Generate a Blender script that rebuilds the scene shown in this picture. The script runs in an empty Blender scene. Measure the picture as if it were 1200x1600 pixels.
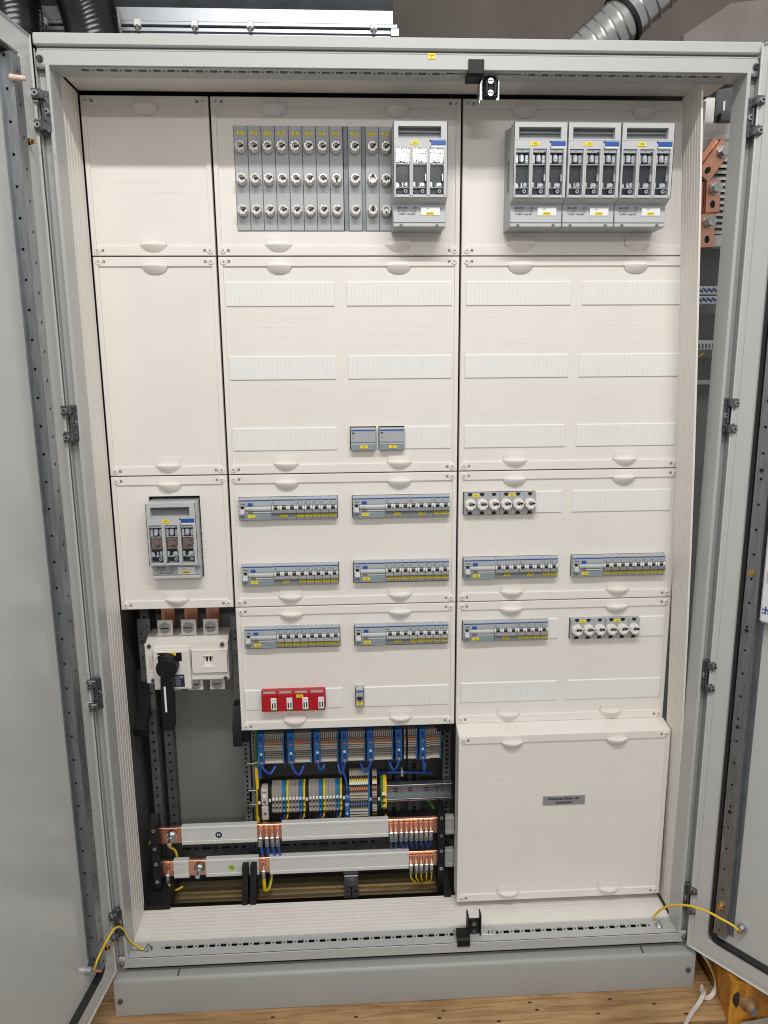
import bpy, bmesh, math, random
from mathutils import Vector, Matrix
random.seed(7)
SC = bpy.context.scene
COL = SC.collection
S = 0.001            # everything below is written in millimetres
PI = math.pi

# ------------------------------------------------------------------ camera
cam_d = bpy.data.cameras.new('camera')
cam = bpy.data.objects.new('camera', cam_d)
COL.objects.link(cam)
yaw, pitch, roll = 0.05046298, -0.19817480, -0.00825221
fw = Vector((math.sin(yaw)*math.cos(pitch), math.cos(yaw)*math.cos(pitch), math.sin(pitch)))
rt = Vector((math.cos(yaw), -math.sin(yaw), 0))
up = rt.cross(fw)
rt2 = math.cos(roll)*rt + math.sin(roll)*up
up2 = -math.sin(roll)*rt + math.cos(roll)*up
M = Matrix((rt2, up2, -fw)).transposed().to_4x4()
M.translation = Vector((506.5, -1592.9, 1282.3))*S
cam.matrix_world = M
cam_d.sensor_fit = 'HORIZONTAL'
cam_d.sensor_width = 36
cam_d.lens = 36*1153.25/1200
cam_d.clip_start = 0.05
cam_d.clip_end = 100
SC.camera = cam

# ------------------------------------------------------------------ light
w = bpy.data.worlds.new('World')
SC.world = w
w.use_nodes = True
w.node_tree.nodes['Background'].inputs[0].default_value = (1.0, 0.985, 0.96, 1)
w.node_tree.nodes['Background'].inputs[1].default_value = 0.55


def lamp(name, loc, target, sx, sy, power, color):
    d = bpy.data.lights.new(name, 'AREA')
    d.shape = 'RECTANGLE'
    d.size, d.size_y = sx, sy
    d.energy = power
    d.color = color
    o = bpy.data.objects.new(name, d)
    COL.objects.link(o)
    o.location = Vector(loc)*S
    v = (Vector(target)-Vector(loc)).normalized()
    zax = -v
    xax = Vector((1, 0, 0))
    yax = zax.cross(xax).normalized()
    xax = yax.cross(zax)
    m = Matrix((xax, yax, zax)).transposed().to_4x4()
    m.translation = o.location
    o.matrix_world = m
    return o


# two rows of ceiling tubes in the hall in front of the cabinet
lamp('ceiling_tube_light', (640, -1720, 3110), (600, -100, 1000), 1.9, 0.08, 47, (1, 0.985, 0.96))
lamp('ceiling_tube_light', (850, -5400, 3060), (600, -100, 1000), 2.2, 0.12, 46, (1, 0.975, 0.94))
SC.view_settings.view_transform = 'Standard'
SC.view_settings.look = 'None'
SC.view_settings.exposure = 0
SC.view_settings.gamma = 1

# ------------------------------------------------------------------ materials
MATS = {}


def mat(name, col, rough=0.45, metal=0.0, var=0.04, scale=60, bump=0.0, bscale=900, spec=0.5, stretch=None, rvar=0.08, coat=0):
    m = bpy.data.materials.new(name)
    m.use_nodes = True
    nt = m.node_tree
    b = nt.nodes['Principled BSDF']
    b.inputs['Base Color'].default_value = (*col, 1)
    b.inputs['Roughness'].default_value = rough
    b.inputs['Metallic'].default_value = metal
    b.inputs['Specular IOR Level'].default_value = spec
    tc = nt.nodes.new('ShaderNodeTexCoord')
    mp = nt.nodes.new('ShaderNodeMapping')
    nt.links.new(tc.outputs['Object'], mp.inputs[0])
    if stretch:
        mp.inputs['Scale'].default_value = stretch
    n = nt.nodes.new('ShaderNodeTexNoise')
    n.inputs['Scale'].default_value = scale
    n.inputs['Detail'].default_value = 5
    nt.links.new(mp.outputs[0], n.inputs['Vector'])
    r = nt.nodes.new('ShaderNodeValToRGB')
    r.color_ramp.elements[0].position = 0.3
    r.color_ramp.elements[1].position = 0.7
    r.color_ramp.elements[0].color = (*[c*(1-var) for c in col], 1)
    r.color_ramp.elements[1].color = (*[min(1, c*(1+var)) for c in col], 1)
    nt.links.new(n.outputs['Fac'], r.inputs[0])
    nt.links.new(r.outputs[0], b.inputs['Base Color'])
    mr = nt.nodes.new('ShaderNodeMapRange')
    mr.inputs['To Min'].default_value = max(0.02, rough-rvar)
    mr.inputs['To Max'].default_value = min(1, rough+rvar)
    nt.links.new(n.outputs['Fac'], mr.inputs['Value'])
    nt.links.new(mr.outputs[0], b.inputs['Roughness'])
    if bump:
        n2 = nt.nodes.new('ShaderNodeTexNoise')
        n2.inputs['Scale'].default_value = bscale
        n2.inputs['Detail'].default_value = 2
        nt.links.new(mp.outputs[0], n2.inputs['Vector'])
        bp = nt.nodes.new('ShaderNodeBump')
        bp.inputs['Strength'].default_value = bump
        bp.inputs['Distance'].default_value = 0.0006
        nt.links.new(n2.outputs['Fac'], bp.inputs['Height'])
        nt.links.new(bp.outputs[0], b.inputs['Normal'])
    MATS[name] = m
    return m


mat('cream', (0.79, 0.752, 0.705), 0.42, bump=0.12, bscale=700, var=0.018, scale=9)
mat('cream_trim', (0.785, 0.748, 0.70), 0.40, var=0.025, scale=14)
mat('blank', (0.80, 0.79, 0.77), 0.38, var=0.015)
mat('powder', (0.455, 0.462, 0.453), 0.36, bump=0.30, bscale=420, var=0.02, scale=8)
mat('door_grey', (0.53, 0.54, 0.525), 0.17, bump=0.16, bscale=300, var=0.025, scale=5)
mat('plinth_shaded_grey', (0.33, 0.33, 0.315), 0.40, bump=0.25, bscale=420, var=0.03, scale=6)  # base grey lowered to carry the shade on the plinth front
mat('device', (0.39, 0.41, 0.42), 0.40, var=0.02)
mat('device_light', (0.51, 0.525, 0.53), 0.38, var=0.02)
mat('device_mid', (0.22, 0.235, 0.245), 0.42, var=0.03)
mat('lever_grey', (0.145, 0.15, 0.16), 0.4, var=0.04)
mat('clear_cover', (0.25, 0.30, 0.32), 0.12, var=0.06)
mat('white_plastic', (0.82, 0.82, 0.81), 0.3, var=0.02)
mat('porcelain', (0.74, 0.715, 0.68), 0.16, var=0.03, scale=120)
mat('black', (0.010, 0.010, 0.011), 0.5, var=0.2, spec=0.3)
mat('black_print', (0.01, 0.01, 0.012), 0.6)
mat('grey_print', (0.17, 0.18, 0.19), 0.6)
mat('white_print', (0.85, 0.85, 0.85), 0.5)
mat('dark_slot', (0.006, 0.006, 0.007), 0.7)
mat('rubber', (0.014, 0.014, 0.015), 0.65, var=0.2, bump=0.3, bscale=600)
mat('yellow', (0.86, 0.66, 0.015), 0.45, var=0.03)
mat('yellow_dimmed', (0.62, 0.47, 0.012), 0.5, var=0.06)  # tag yellow darkened for the tinted shutter and the lever's shade
mat('contact_white', (0.70, 0.71, 0.72), 0.2, 0.3, var=0.2, scale=150)
mat('mark_brown', (0.13, 0.10, 0.085), 0.6)
mat('blue', (0.012, 0.085, 0.36), 0.38, var=0.05)
mat('sky_blue', (0.02, 0.155, 0.44), 0.38, var=0.08, scale=150)
mat('wire_blue', (0.015, 0.085, 0.42), 0.35, var=0.1)
mat('wire_yellow', (0.83, 0.56, 0.02), 0.36, var=0.05)
mat('wire_green', (0.06, 0.22, 0.04), 0.36, var=0.05)
mat('wire_black', (0.012, 0.012, 0.014), 0.4)
mat('wire_orange', (0.80, 0.36, 0.02), 0.4)
mat('red', (0.44, 0.008, 0.016), 0.34, var=0.06, scale=90)
mat('red_print', (0.6, 0.05, 0.05), 0.5)
mat('zinc', (0.60, 0.61, 0.62), 0.30, 1.0, var=0.16, scale=120, rvar=0.12)
mat('rail_zinc', (0.29, 0.305, 0.32), 0.40, 0.85, var=0.18, scale=45, stretch=(6, 6, 0.6), rvar=0.12)
mat('dark_zinc', (0.22, 0.225, 0.23), 0.42, 0.7, var=0.15, scale=60)
mat('hinge_metal', (0.17, 0.175, 0.18), 0.30, 0.8, var=0.22, scale=130, rvar=0.12)
mat('brass', (0.78, 0.52, 0.18), 0.28, 1.0, var=0.1)
mat('chromate', (0.50, 0.41, 0.25), 0.36, 0.9, var=0.14, scale=30, stretch=(0.3, 6, 6))
mat('bay_grey', (0.36, 0.37, 0.37), 0.5, var=0.08, scale=8)
mat('dark_bracket', (0.075, 0.077, 0.08), 0.5, var=0.2)
mat('copper', (0.80, 0.42, 0.29), 0.33, 1.0, var=0.10, scale=70, bump=0.2, bscale=200, rvar=0.1)
mat('terminal_grey', (0.32, 0.285, 0.245), 0.48, var=0.08, scale=150)
mat('terminal_light', (0.58, 0.54, 0.48), 0.48, var=0.06, scale=150)
mat('terminal_orange', (0.66, 0.22, 0.07), 0.5, var=0.1)
mat('bar_cover', (0.62, 0.615, 0.59), 0.42, var=0.03, scale=20)
mat('steel_plate', (0.12, 0.121, 0.117), 0.5, 0.2, var=0.06, scale=8)
mat('plate_grey', (0.24, 0.24, 0.23), 0.45, 0.2, var=0.05, scale=10)
mat('inner_steel', (0.10, 0.10, 0.098), 0.5, 0.3, var=0.1, scale=12)
mat('label_grey', (0.27, 0.275, 0.275), 0.4, var=0.04)
mat('sticker_green', (0.42, 0.55, 0.02), 0.5)
mat('sticker_navy', (0.012, 0.02, 0.07), 0.5)
mat('fuse_brown', (0.22, 0.17, 0.14), 0.5, var=0.2, scale=200)
mat('nail_dark', (0.03, 0.018, 0.012), 0.9)
mat('window_dark', (0.035, 0.038, 0.042), 0.3, var=0.12, scale=40)
mat('galvanised', (0.29, 0.305, 0.325), 0.36, 0.7, var=0.12, scale=14, rvar=0.08)
mat('spiral_steel', (0.40, 0.40, 0.395), 0.27, 0.9, var=0.22, scale=12, rvar=0.12)
mat('flex_duct', (0.03, 0.031, 0.033), 0.24, 0.75, var=0.4, scale=20)
mat('strap_white', (0.66, 0.63, 0.60), 0.6, var=0.06, scale=200)
mat('dim_white', (0.72, 0.70, 0.67), 0.45, var=0.05)
mat('bare_wood_grip', (0.66, 0.50, 0.40), 0.5, var=0.12, scale=90)
mat('pocket_white', (0.74, 0.74, 0.77), 0.35, var=0.02)


def glass_mat():
    m = bpy.data.materials.new('window_pane')
    m.use_nodes = True
    nt = m.node_tree
    nt.nodes.clear()
    out = nt.nodes.new('ShaderNodeOutputMaterial')
    mx = nt.nodes.new('ShaderNodeMixShader')
    tr = nt.nodes.new('ShaderNodeBsdfTransparent')
    tr.inputs[0].default_value = (0.93, 0.94, 0.95, 1)
    gl = nt.nodes.new('ShaderNodeBsdfGlossy')
    gl.inputs['Roughness'].default_value = 0.04
    n = nt.nodes.new('ShaderNodeTexNoise')
    n.inputs['Scale'].default_value = 45
    mr = nt.nodes.new('ShaderNodeMapRange')
    mr.inputs['To Min'].default_value = 0.006
    mr.inputs['To Max'].default_value = 0.022
    tc = nt.nodes.new('ShaderNodeTexCoord')
    nt.links.new(tc.outputs['Object'], n.inputs['Vector'])
    nt.links.new(n.outputs['Fac'], mr.inputs['Value'])
    nt.links.new(mr.outputs[0], mx.inputs[0])
    nt.links.new(tr.outputs[0], mx.inputs[1])
    nt.links.new(gl.outputs[0], mx.inputs[2])
    nt.links.new(mx.outputs[0], out.inputs[0])
    MATS['window_pane'] = m


glass_mat()


def wood_mat(name, c_dark, c_light, stretch, stain=0.35):
    m = bpy.data.materials.new(name)
    m.use_nodes = True
    nt = m.node_tree
    b = nt.nodes['Principled BSDF']
    b.inputs['Roughness'].default_value = 0.62
    tc = nt.nodes.new('ShaderNodeTexCoord')
    mp = nt.nodes.new('ShaderNodeMapping')
    mp.inputs['Scale'].default_value = stretch
    nt.links.new(tc.outputs['Object'], mp.inputs[0])
    n = nt.nodes.new('ShaderNodeTexNoise')
    n.inputs['Scale'].default_value = 9
    n.inputs['Detail'].default_value = 9
    n.inputs['Roughness'].default_value = 0.68
    n.inputs['Distortion'].default_value = 0.6
    nt.links.new(mp.outputs[0], n.inputs['Vector'])
    r = nt.nodes.new('ShaderNodeValToRGB')
    r.color_ramp.elements[0].position = 0.32
    r.color_ramp.elements[0].color = (*c_dark, 1)
    r.color_ramp.elements[1].position = 0.62
    r.color_ramp.elements[1].color = (*c_light, 1)
    nt.links.new(n.outputs['Fac'], r.inputs[0])
    n2 = nt.nodes.new('ShaderNodeTexNoise')
    n2.inputs['Scale'].default_value = 5
    n2.inputs['Detail'].default_value = 6
    nt.links.new(tc.outputs['Object'], n2.inputs['Vector'])
    r2 = nt.nodes.new('ShaderNodeValToRGB')
    r2.color_ramp.elements[0].position = 0.40
    r2.color_ramp.elements[0].color = (0.35, 0.25, 0.18, 1)
    r2.color_ramp.elements[1].position = 0.58
    r2.color_ramp.elements[1].color = (1, 1, 1, 1)
    nt.links.new(n2.outputs['Fac'], r2.inputs[0])
    mx = nt.nodes.new('ShaderNodeMixRGB')
    mx.blend_type = 'MULTIPLY'
    mx.inputs[0].default_value = stain
    nt.links.new(r.outputs[0], mx.inputs[1])
    nt.links.new(r2.outputs[0], mx.inputs[2])
    nt.links.new(mx.outputs[0], b.inputs['Base Color'])
    bp = nt.nodes.new('ShaderNodeBump')
    bp.inputs['Strength'].default_value = 0.5
    bp.inputs['Distance'].default_value = 0.002
    nt.links.new(n.outputs['Fac'], bp.inputs['Height'])
    nt.links.new(bp.outputs[0], b.inputs['Normal'])
    MATS[name] = m


wood_mat('pallet_wood', (0.24, 0.13, 0.055), (0.52, 0.325, 0.155), (0.75, 11, 11))
wood_mat('block_wood', (0.28, 0.095, 0.01), (0.66, 0.31, 0.03), (5, 5, 1.6), 0.9)
wood_mat('knot_wood', (0.10, 0.045, 0.015), (0.42, 0.25, 0.10), (3, 3, 3), 0.7)


def concrete_mat(name, c0, c1, sc):
    m = bpy.data.materials.new(name)
    m.use_nodes = True
    nt = m.node_tree
    b = nt.nodes['Principled BSDF']
    b.inputs['Roughness'].default_value = 0.85
    tc = nt.nodes.new('ShaderNodeTexCoord')
    n = nt.nodes.new('ShaderNodeTexNoise')
    n.inputs['Scale'].default_value = sc
    n.inputs['Detail'].default_value = 10
    n.inputs['Roughness'].default_value = 0.6
    nt.links.new(tc.outputs['Object'], n.inputs['Vector'])
    r = nt.nodes.new('ShaderNodeValToRGB')
    r.color_ramp.elements[0].position = 0.3
    r.color_ramp.elements[0].color = (*c0, 1)
    r.color_ramp.elements[1].position = 0.72
    r.color_ramp.elements[1].color = (*c1, 1)
    nt.links.new(n.outputs['Fac'], r.inputs[0])
    nt.links.new(r.outputs[0], b.inputs['Base Color'])
    bp = nt.nodes.new('ShaderNodeBump')
    bp.inputs['Strength'].default_value = 0.3
    bp.inputs['Distance'].default_value = 0.004
    n2 = nt.nodes.new('ShaderNodeTexNoise')
    n2.inputs['Scale'].default_value = 30
    n2.inputs['Detail'].default_value = 6
    nt.links.new(tc.outputs['Object'], n2.inputs['Vector'])
    nt.links.new(n2.outputs['Fac'], bp.inputs['Height'])
    nt.links.new(bp.outputs[0], b.inputs['Normal'])
    MATS[name] = m


concrete_mat('concrete', (0.135, 0.115, 0.10), (0.20, 0.175, 0.155), 2.2)
concrete_mat('concrete_light', (0.21, 0.185, 0.17), (0.36, 0.33, 0.31), 2.5)
concrete_mat('floor_concrete', (0.16, 0.15, 0.14), (0.24, 0.225, 0.21), 3)


# ------------------------------------------------------------------ mesh builder
class MB:
    def __init__(s):
        s.v, s.f, s.m = [], [], []

    def add(s, vs, fs, m=0):
        o = len(s.v)
        s.v += [tuple(x) for x in vs]
        s.f += [tuple(i+o for i in f) for f in fs]
        s.m += [m]*len(fs)
        return s

    def box(s, x0, x1, y0, y1, z0, z1, bv=0.0, m=0):
        if bv <= 0:
            vs = [(x, y, z) for x in (x0, x1) for y in (y0, y1) for z in (z0, z1)]
            fs = [(0, 1, 3, 2), (4, 6, 7, 5), (0, 4, 5, 1), (2, 3, 7, 6), (0, 2, 6, 4), (1, 5, 7, 3)]
            return s.add(vs, fs, m)
        # chamfered box: 24 vertices
        b = min(bv, abs(x1-x0)*.45, abs(y1-y0)*.45, abs(z1-z0)*.45)
        X, Y, Z = (x0, x1), (y0, y1), (z0, z1)
        idx, vs = {}, []
        for i in (0, 1):
            for j in (0, 1):
                for k in (0, 1):
                    c = (X[i], Y[j], Z[k])
                    sg = ((1, -1)[i], (1, -1)[j], (1, -1)[k])
                    for a in range(3):
                        p = list(c)
                        for q in range(3):
                            if q != a:
                                p[q] += sg[q]*b
                        idx[(i, j, k, a)] = len(vs)
                        vs.append(p)
        fs = []
        for a in range(3):
            o1, o2 = [q for q in range(3) if q != a]
            for sd in (0, 1):
                l = []
                for (p, q) in ((0, 0), (1, 0), (1, 1), (0, 1)):
                    key = [0, 0, 0]
                    key[a], key[o1], key[o2] = sd, p, q
                    l.append(idx[(*key, a)])
                fs.append(l)
            for p in (0, 1):
                for q in (0, 1):
                    e = []
                    for t in (0, 1):
                        key = [0, 0, 0]
                        key[a], key[o1], key[o2] = t, p, q
                        e.append(tuple(key))
                    fs.append((idx[(*e[0], o1)], idx[(*e[1], o1)], idx[(*e[1], o2)], idx[(*e[0], o2)]))
        for i in (0, 1):
            for j in (0, 1):
                for k in (0, 1):
                    fs.append((idx[(i, j, k, 0)], idx[(i, j, k, 1)], idx[(i, j, k, 2)]))
        return s.add(vs, fs, m)

    def prism(s, poly, axis, a0, a1, m=0):
        n = len(poly)

        def P(p, a):
            if axis == 'x':
                return (a, p[0], p[1])
            if axis == 'y':
                return (p[0], a, p[1])
            return (p[0], p[1], a)
        vs = [P(p, a0) for p in poly]+[P(p, a1) for p in poly]
        fs = [tuple(range(n)), tuple(range(2*n-1, n-1, -1))]
        fs += [(i, (i+1) % n, n+(i+1) % n, n+i) for i in range(n)]
        return s.add(vs, fs, m)

    def cyl(s, p0, p1, r, n=16, r1=None, m=0, caps=True):
        p0, p1 = Vector(p0), Vector(p1)
        r1 = r if r1 is None else r1
        d = (p1-p0).normalized()
        a = d.orthogonal().normalized()
        b = d.cross(a)
        vs = [p0+r*(math.cos(t)*a+math.sin(t)*b) for t in (2*PI*i/n for i in range(n))]
        vs += [p1+r1*(math.cos(t)*a+math.sin(t)*b) for t in (2*PI*i/n for i in range(n))]
        fs = [(i, (i+1) % n, n+(i+1) % n, n+i) for i in range(n)]
        if caps:
            fs += [tuple(range(n)), tuple(range(2*n-1, n-1, -1))]
        return s.add(vs, fs, m)

    def tube(s, pts, r, n=8, m=0, smooth=4, stripe=None, twist=0.0, koff=0):
        P = [Vector(p) for p in pts]
        if smooth > 1 and len(P) > 2:
            Q = []
            ext = [2*P[0]-P[1]]+P+[2*P[-1]-P[-2]]
            for i in range(1, len(ext)-2):
                a, b, c, d = ext[i-1:i+3]
                for k in range(smooth):
                    t = k/smooth
                    Q.append(0.5*((2*b)+(c-a)*t+(2*a-5*b+4*c-d)*t*t+(3*b-a-3*c+d)*t**3))
            Q.append(P[-1])
            P = Q
        vs, fs = [], []
        ref = None
        for i, p in enumerate(P):
            d = (P[min(i+1, len(P)-1)]-P[max(i-1, 0)]).normalized()
            if ref is None:
                ref = d.orthogonal().normalized()
            ref = (ref-d*ref.dot(d)).normalized()
            b = d.cross(ref)
            for k in range(n):
                t = 2*PI*k/n+twist*i
                vs.append(p+r*(math.cos(t)*ref+math.sin(t)*b))
        mi = []
        for i in range(len(P)-1):
            for k in range(n):
                fs.append((i*n+k, i*n+(k+1) % n, (i+1)*n+(k+1) % n, (i+1)*n+k))
                mi.append(stripe if (stripe is not None and (k+koff) % n < n*0.4) else m)
        o = len(s.v)
        s.v += [tuple(x) for x in vs]
        s.f += [tuple(i+o for i in f) for f in fs]+[tuple(o+i for i in range(n)), tuple(o+len(vs)-1-i for i in range(n))]
        s.m += mi+[m, m]
        return s

    def lathe(s, c, prof, n=24, lobes=0, amp=0.0, m=0, lobe_from=0, lobe_to=99):
        # about the y axis through c; prof = [(radius, y)]
        vs, fs = [], []
        for j, (r, y) in enumerate(prof):
            for k in range(n):
                t = 2*PI*k/n
                rr = r+(amp*math.cos(lobes*t) if lobes and lobe_from <= j <= lobe_to else 0)
                vs.append((c[0]+rr*math.cos(t), c[1]+y, c[2]+rr*math.sin(t)))
        for j in range(len(prof)-1):
            for k in range(n):
                fs.append((j*n+k, j*n+(k+1) % n, (j+1)*n+(k+1) % n, (j+1)*n+k))
        fs.append(tuple(range(n)))
        fs.append(tuple((len(prof)-1)*n+n-1-k for k in range(n)))
        return s.add(vs, fs, m)

    def sheet(s, u0, u1, v0, v1, holes, place, depth, m=0):
        """flat sheet with rectangular holes; place(u, v, w) gives the 3-D point, w runs into the sheet"""
        us = sorted({u0, u1, *[h[0] for h in holes], *[h[1] for h in holes]})
        vs_ = sorted({v0, v1, *[h[2] for h in holes], *[h[3] for h in holes]})
        us = [u for u in us if u0 <= u <= u1]
        vs_ = [v for v in vs_ if v0 <= v <= v1]
        V, F, id_ = [], [], {}

        def pt(u, v):
            if (u, v) not in id_:
                id_[(u, v)] = len(V)
                V.append(place(u, v, 0))
            return id_[(u, v)]
        for i in range(len(us)-1):
            for j in range(len(vs_)-1):
                cu, cv = (us[i]+us[i+1])/2, (vs_[j]+vs_[j+1])/2
                if any(h[0] < cu < h[1] and h[2] < cv < h[3] for h in holes):
                    continue
                F.append((pt(us[i], vs_[j]), pt(us[i+1], vs_[j]), pt(us[i+1], vs_[j+1]), pt(us[i], vs_[j+1])))
        s.add(V, F, m)
        for h in holes:
            c = [(h[0], h[2]), (h[1], h[2]), (h[1], h[3]), (h[0], h[3])]
            q = [place(*p, 0) for p in c]+[place(*p, depth) for p in c]
            s.add(q, [(i, (i+1) % 4, 4+(i+1) % 4, 4+i) for i in range(4)], m)
        return s

    def mesh(s, name, mats, sharp=35):
        me = bpy.data.meshes.new(name)
        me.from_pydata([(x*S, y*S, z*S) for x, y, z in s.v], [], s.f)
        if isinstance(mats, str):
            mats = [mats]
        for k in mats:
            me.materials.append(MATS[k])
        me.polygons.foreach_set('material_index', s.m)
        bm = bmesh.new()
        bm.from_mesh(me)
        bmesh.ops.recalc_face_normals(bm, faces=bm.faces)
        bm.to_mesh(me)
        bm.free()
        me.polygons.foreach_set('use_smooth', [True]*len(me.polygons))
        me.set_sharp_from_angle(angle=math.radians(sharp))
        me.update()
        return me


CACHE = {}


def cached(key, fn):
    if key not in CACHE:
        CACHE[key] = fn()
    return CACHE[key]


def link(name, me, parent=None, loc=(0, 0, 0), rot=None, scale=None, label=None):
    o = bpy.data.objects.new(name, me)
    COL.objects.link(o)
    o.parent = parent
    o.location = Vector(loc)*S
    if rot:
        o.rotation_euler = rot
    if scale:
        o.scale = (scale, scale, scale) if not isinstance(scale, tuple) else scale
    if label:
        o['label'] = label
    return o


def part(name, mb, mats, parent, loc=(0, 0, 0), rot=None, label=None):
    me = mb if isinstance(mb, bpy.types.Mesh) else mb.mesh(name, mats)
    return link(name, me, parent, loc, rot, None, label)


def thing(name, label, cat, loc=(0, 0, 0), rotz=0, group=None):
    o = link(name, None, None, loc, (0, 0, rotz))
    o.empty_display_size = 0.02
    o['label'], o['category'] = label, cat
    if group:
        o['group'] = group
    return o


def single(name, mb, mats, label, cat, group=None, loc=(0, 0, 0)):
    o = part(name, mb, mats, None, loc)
    o['label'], o['category'] = label, cat
    if group:
        o['group'] = group
    return o


def struct(name, mb, mats):
    o = part(name, mb, mats, None)
    o['kind'] = 'structure'
    return o


def text_mesh(txt, bold=0.0):
    def make():
        c = bpy.data.curves.new('lettering', 'FONT')
        c.body = txt
        c.size = 1.0
        c.align_x, c.align_y = 'CENTER', 'CENTER'
        c.offset = bold
        c.resolution_u = 2
        o = bpy.data.objects.new('lettering', c)
        COL.objects.link(o)
        dg = bpy.context.evaluated_depsgraph_get()
        me = bpy.data.meshes.new_from_object(o.evaluated_get(dg))
        bpy.data.objects.remove(o)
        bpy.data.curves.remove(c)
        for v in me.vertices:
            v.co = Vector((v.co.x, 0, v.co.y))
        me.name = 'lettering'
        return me
    return cached(('txt', txt, bold), make)


def lettering(txt, size, parent, loc, material='black_print', bold=0.012, rot=None, squeeze=1.0):
    me = cached(('txtm', txt, bold, material), lambda: text_mesh(txt, bold).copy())
    if not me.materials:
        me.materials.append(MATS[material])
    return link('lettering', me, parent, loc, rot, (size*S*squeeze, size*S, size*S))


def tag(parent, txt, x, z, y, wd, ht, tilt=0.0, m='yellow'):
    me = cached(('tag', wd, ht, m), lambda: MB().box(-wd/2, wd/2, -0.5, 0.6, -ht/2, ht/2, 0.3).mesh('name_tag', m))
    o = link('name_tag', me, parent, (x, y, z), (0, tilt, 0))
    lettering(txt, ht*0.72, o, (0, -0.62, 0), squeeze=0.9)
    return o


ORD = ['first', 'second', 'third', 'fourth', 'fifth', 'sixth', 'seventh', 'eighth', 'ninth', 'tenth', 'eleventh']

# ================================================================== CABINET SHELL
cab = thing('electrical_cabinet', 'large light grey steel distribution cabinet with both doors standing open', 'cabinet', (625, 0, -145))
CL = (-625, 0, 145)         # children are written in scene millimetres


def cpart(name, mb, mats, label=None, parent=None):
    return part(name, mb, mats, parent or cab, CL if parent is None else (0, 0, 0), None, label)


slots = []
x = 50
while x < 1215:
    slots.append((x, x+13.5))
    x += 25
dots = [(a[1]+3.5, a[1]+8) for a in slots[:-1]]


def bar_flange(mb, z, depth, yc, skip):
    h = [(a, b, yc-5.2, yc+5.2) for a, b in slots if not any(p < (a+b)/2 < q for p, q in skip)]
    h += [(a, b, yc-3, yc+3) for a, b in dots if not any(p < (a+b)/2 < q for p, q in skip)]
    mb.sheet(1, 1251, -149, -96, h, lambda u, v, w_: (u, v, z+w_), depth)


fr = MB()
# top bar with perforated underside, bottom bar with perforated upper side
fr.box(-18, 1270, -150, -146, 1797, 1822, 1.2)
fr.prism([(-150, 1822), (-140, 1830), (-60, 1830), (-60, 1827), (-139, 1827), (-147, 1820)], 'x', -18, 1270)
bar_flange(fr, 1797, 3, -130, [(730, 835)])
fr.box(-12, 1264, -150, -146, -36, -12, 1.2)
bar_flange(fr, -12, -3, -121, [(735, 830), (0, 66), (1195, 1260)])
fr.box(-12, 1264, -146, -60, -38, -34, 0.8)
# posts: front lip and inner return, outer gutter
for sx, xin in ((1, 1), (-1, 1251)):
    fr.box(min(xin, xin-sx*7), max(xin, xin-sx*7), -151, -98, -13, 1799, 1.0)
    fr.box(min(xin-sx*7, xin-sx*24), max(xin-sx*7, xin-sx*24), -134, -100, -30, 1815, 1.2)
    fr.box(min(xin-sx*24, xin-sx*26), max(xin-sx*24, xin-sx*26), -146, 380 if sx > 0 else -100, -30, 1826, 0.6)
cpart('frame', fr, 'powder')
cpart('slot_shade_backing', MB().box(4, 1248, -146, -98, -33, -22), 'dark_slot')  # black fill painting the darkness inside the hollow bars behind their slots
cpart('slot_shade_backing', MB().box(4, 1248, -144, -98, 1806, 1815), 'dark_slot')
cpart('top_cap', MB().box(-23, 1276, -152, 400, 1829, 1849, 2.2), 'powder')
for xx, zz in ((-13, 1808), (1265, 1808), (-13, -22), (1265, -22)):
    c = MB().box(xx-9, xx+9, -149, -142, zz-15, zz+13, 3.5)
    o = cpart('corner_piece', c, 'powder')
    b = MB().cyl((xx, -149, zz+1), (xx, -154, zz-2), 5.5, 12).cyl((xx, -154, zz-2), (xx, -157, zz-3), 3.6, 6)
    part('corner_bolt', b, 'hinge_metal', o)
# shell plates
cpart('back_wall', MB().box(-22, 1240, 250, 254, -30, 1826), 'steel_plate')
cpart('side_wall', MB().box(-21, -18, -100, 380, -34, 1826), 'steel_plate')
cpart('floor_plate', MB().box(-18, 1268, -60, 380, -84, -80), 'inner_steel')
cpart('roof_plate', MB().box(-18, 1268, -60, 380, 1818, 1821), 'inner_steel')
# plinth
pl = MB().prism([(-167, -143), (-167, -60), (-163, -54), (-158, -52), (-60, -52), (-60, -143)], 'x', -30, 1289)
p_ = cpart('plinth', pl, 'plinth_shaded_grey')
for xx, zz in ((-18, -104), (1273, -95)):
    part('plinth_screw', MB().cyl((xx, -165, zz), (xx, -171, zz), 6.2, 16, 5.2).box(xx-0.8, xx+0.8, -171.6, -170, zz-4, zz+4).box(xx-4, xx+4, -171.6, -170, zz-.8, zz+.8), 'hinge_metal', p_)
for xx in (110, 1168):
    part('plinth_notch', MB().box(xx-1.2, xx+1.2, -160, -142, -52.5, -51.2), 'dark_slot', p_)
cpart('plinth_gap', MB().box(-10, 1262, -135, -62, -52, -38), 'dark_slot')
st = MB().box(664, 678, -150.9, -149.9, 1814, 1823.5)
o = cpart('inventory_sticker', st, 'yellow')
lettering('Verteiler', 3.2, o, (671, -151.1, 1820.5))
lettering('B1', 3.2, o, (671, -151.1, 1816.6))

# grooved cream trims between the frame and the cover panels


def grooved(length, depth, n):
    """strip lying in local x (length) / y (depth), thickness up z, with n lengthwise ribs"""
    poly = []
    step = depth/n
    for i in range(n):
        a = i*step
        poly += [(a, 0), (a+step*.74, 0), (a+step*.80, -1.7), (a+step*.94, -1.7)]
    poly += [(depth, 0), (depth, -4), (0, -4)]
    return poly


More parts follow.
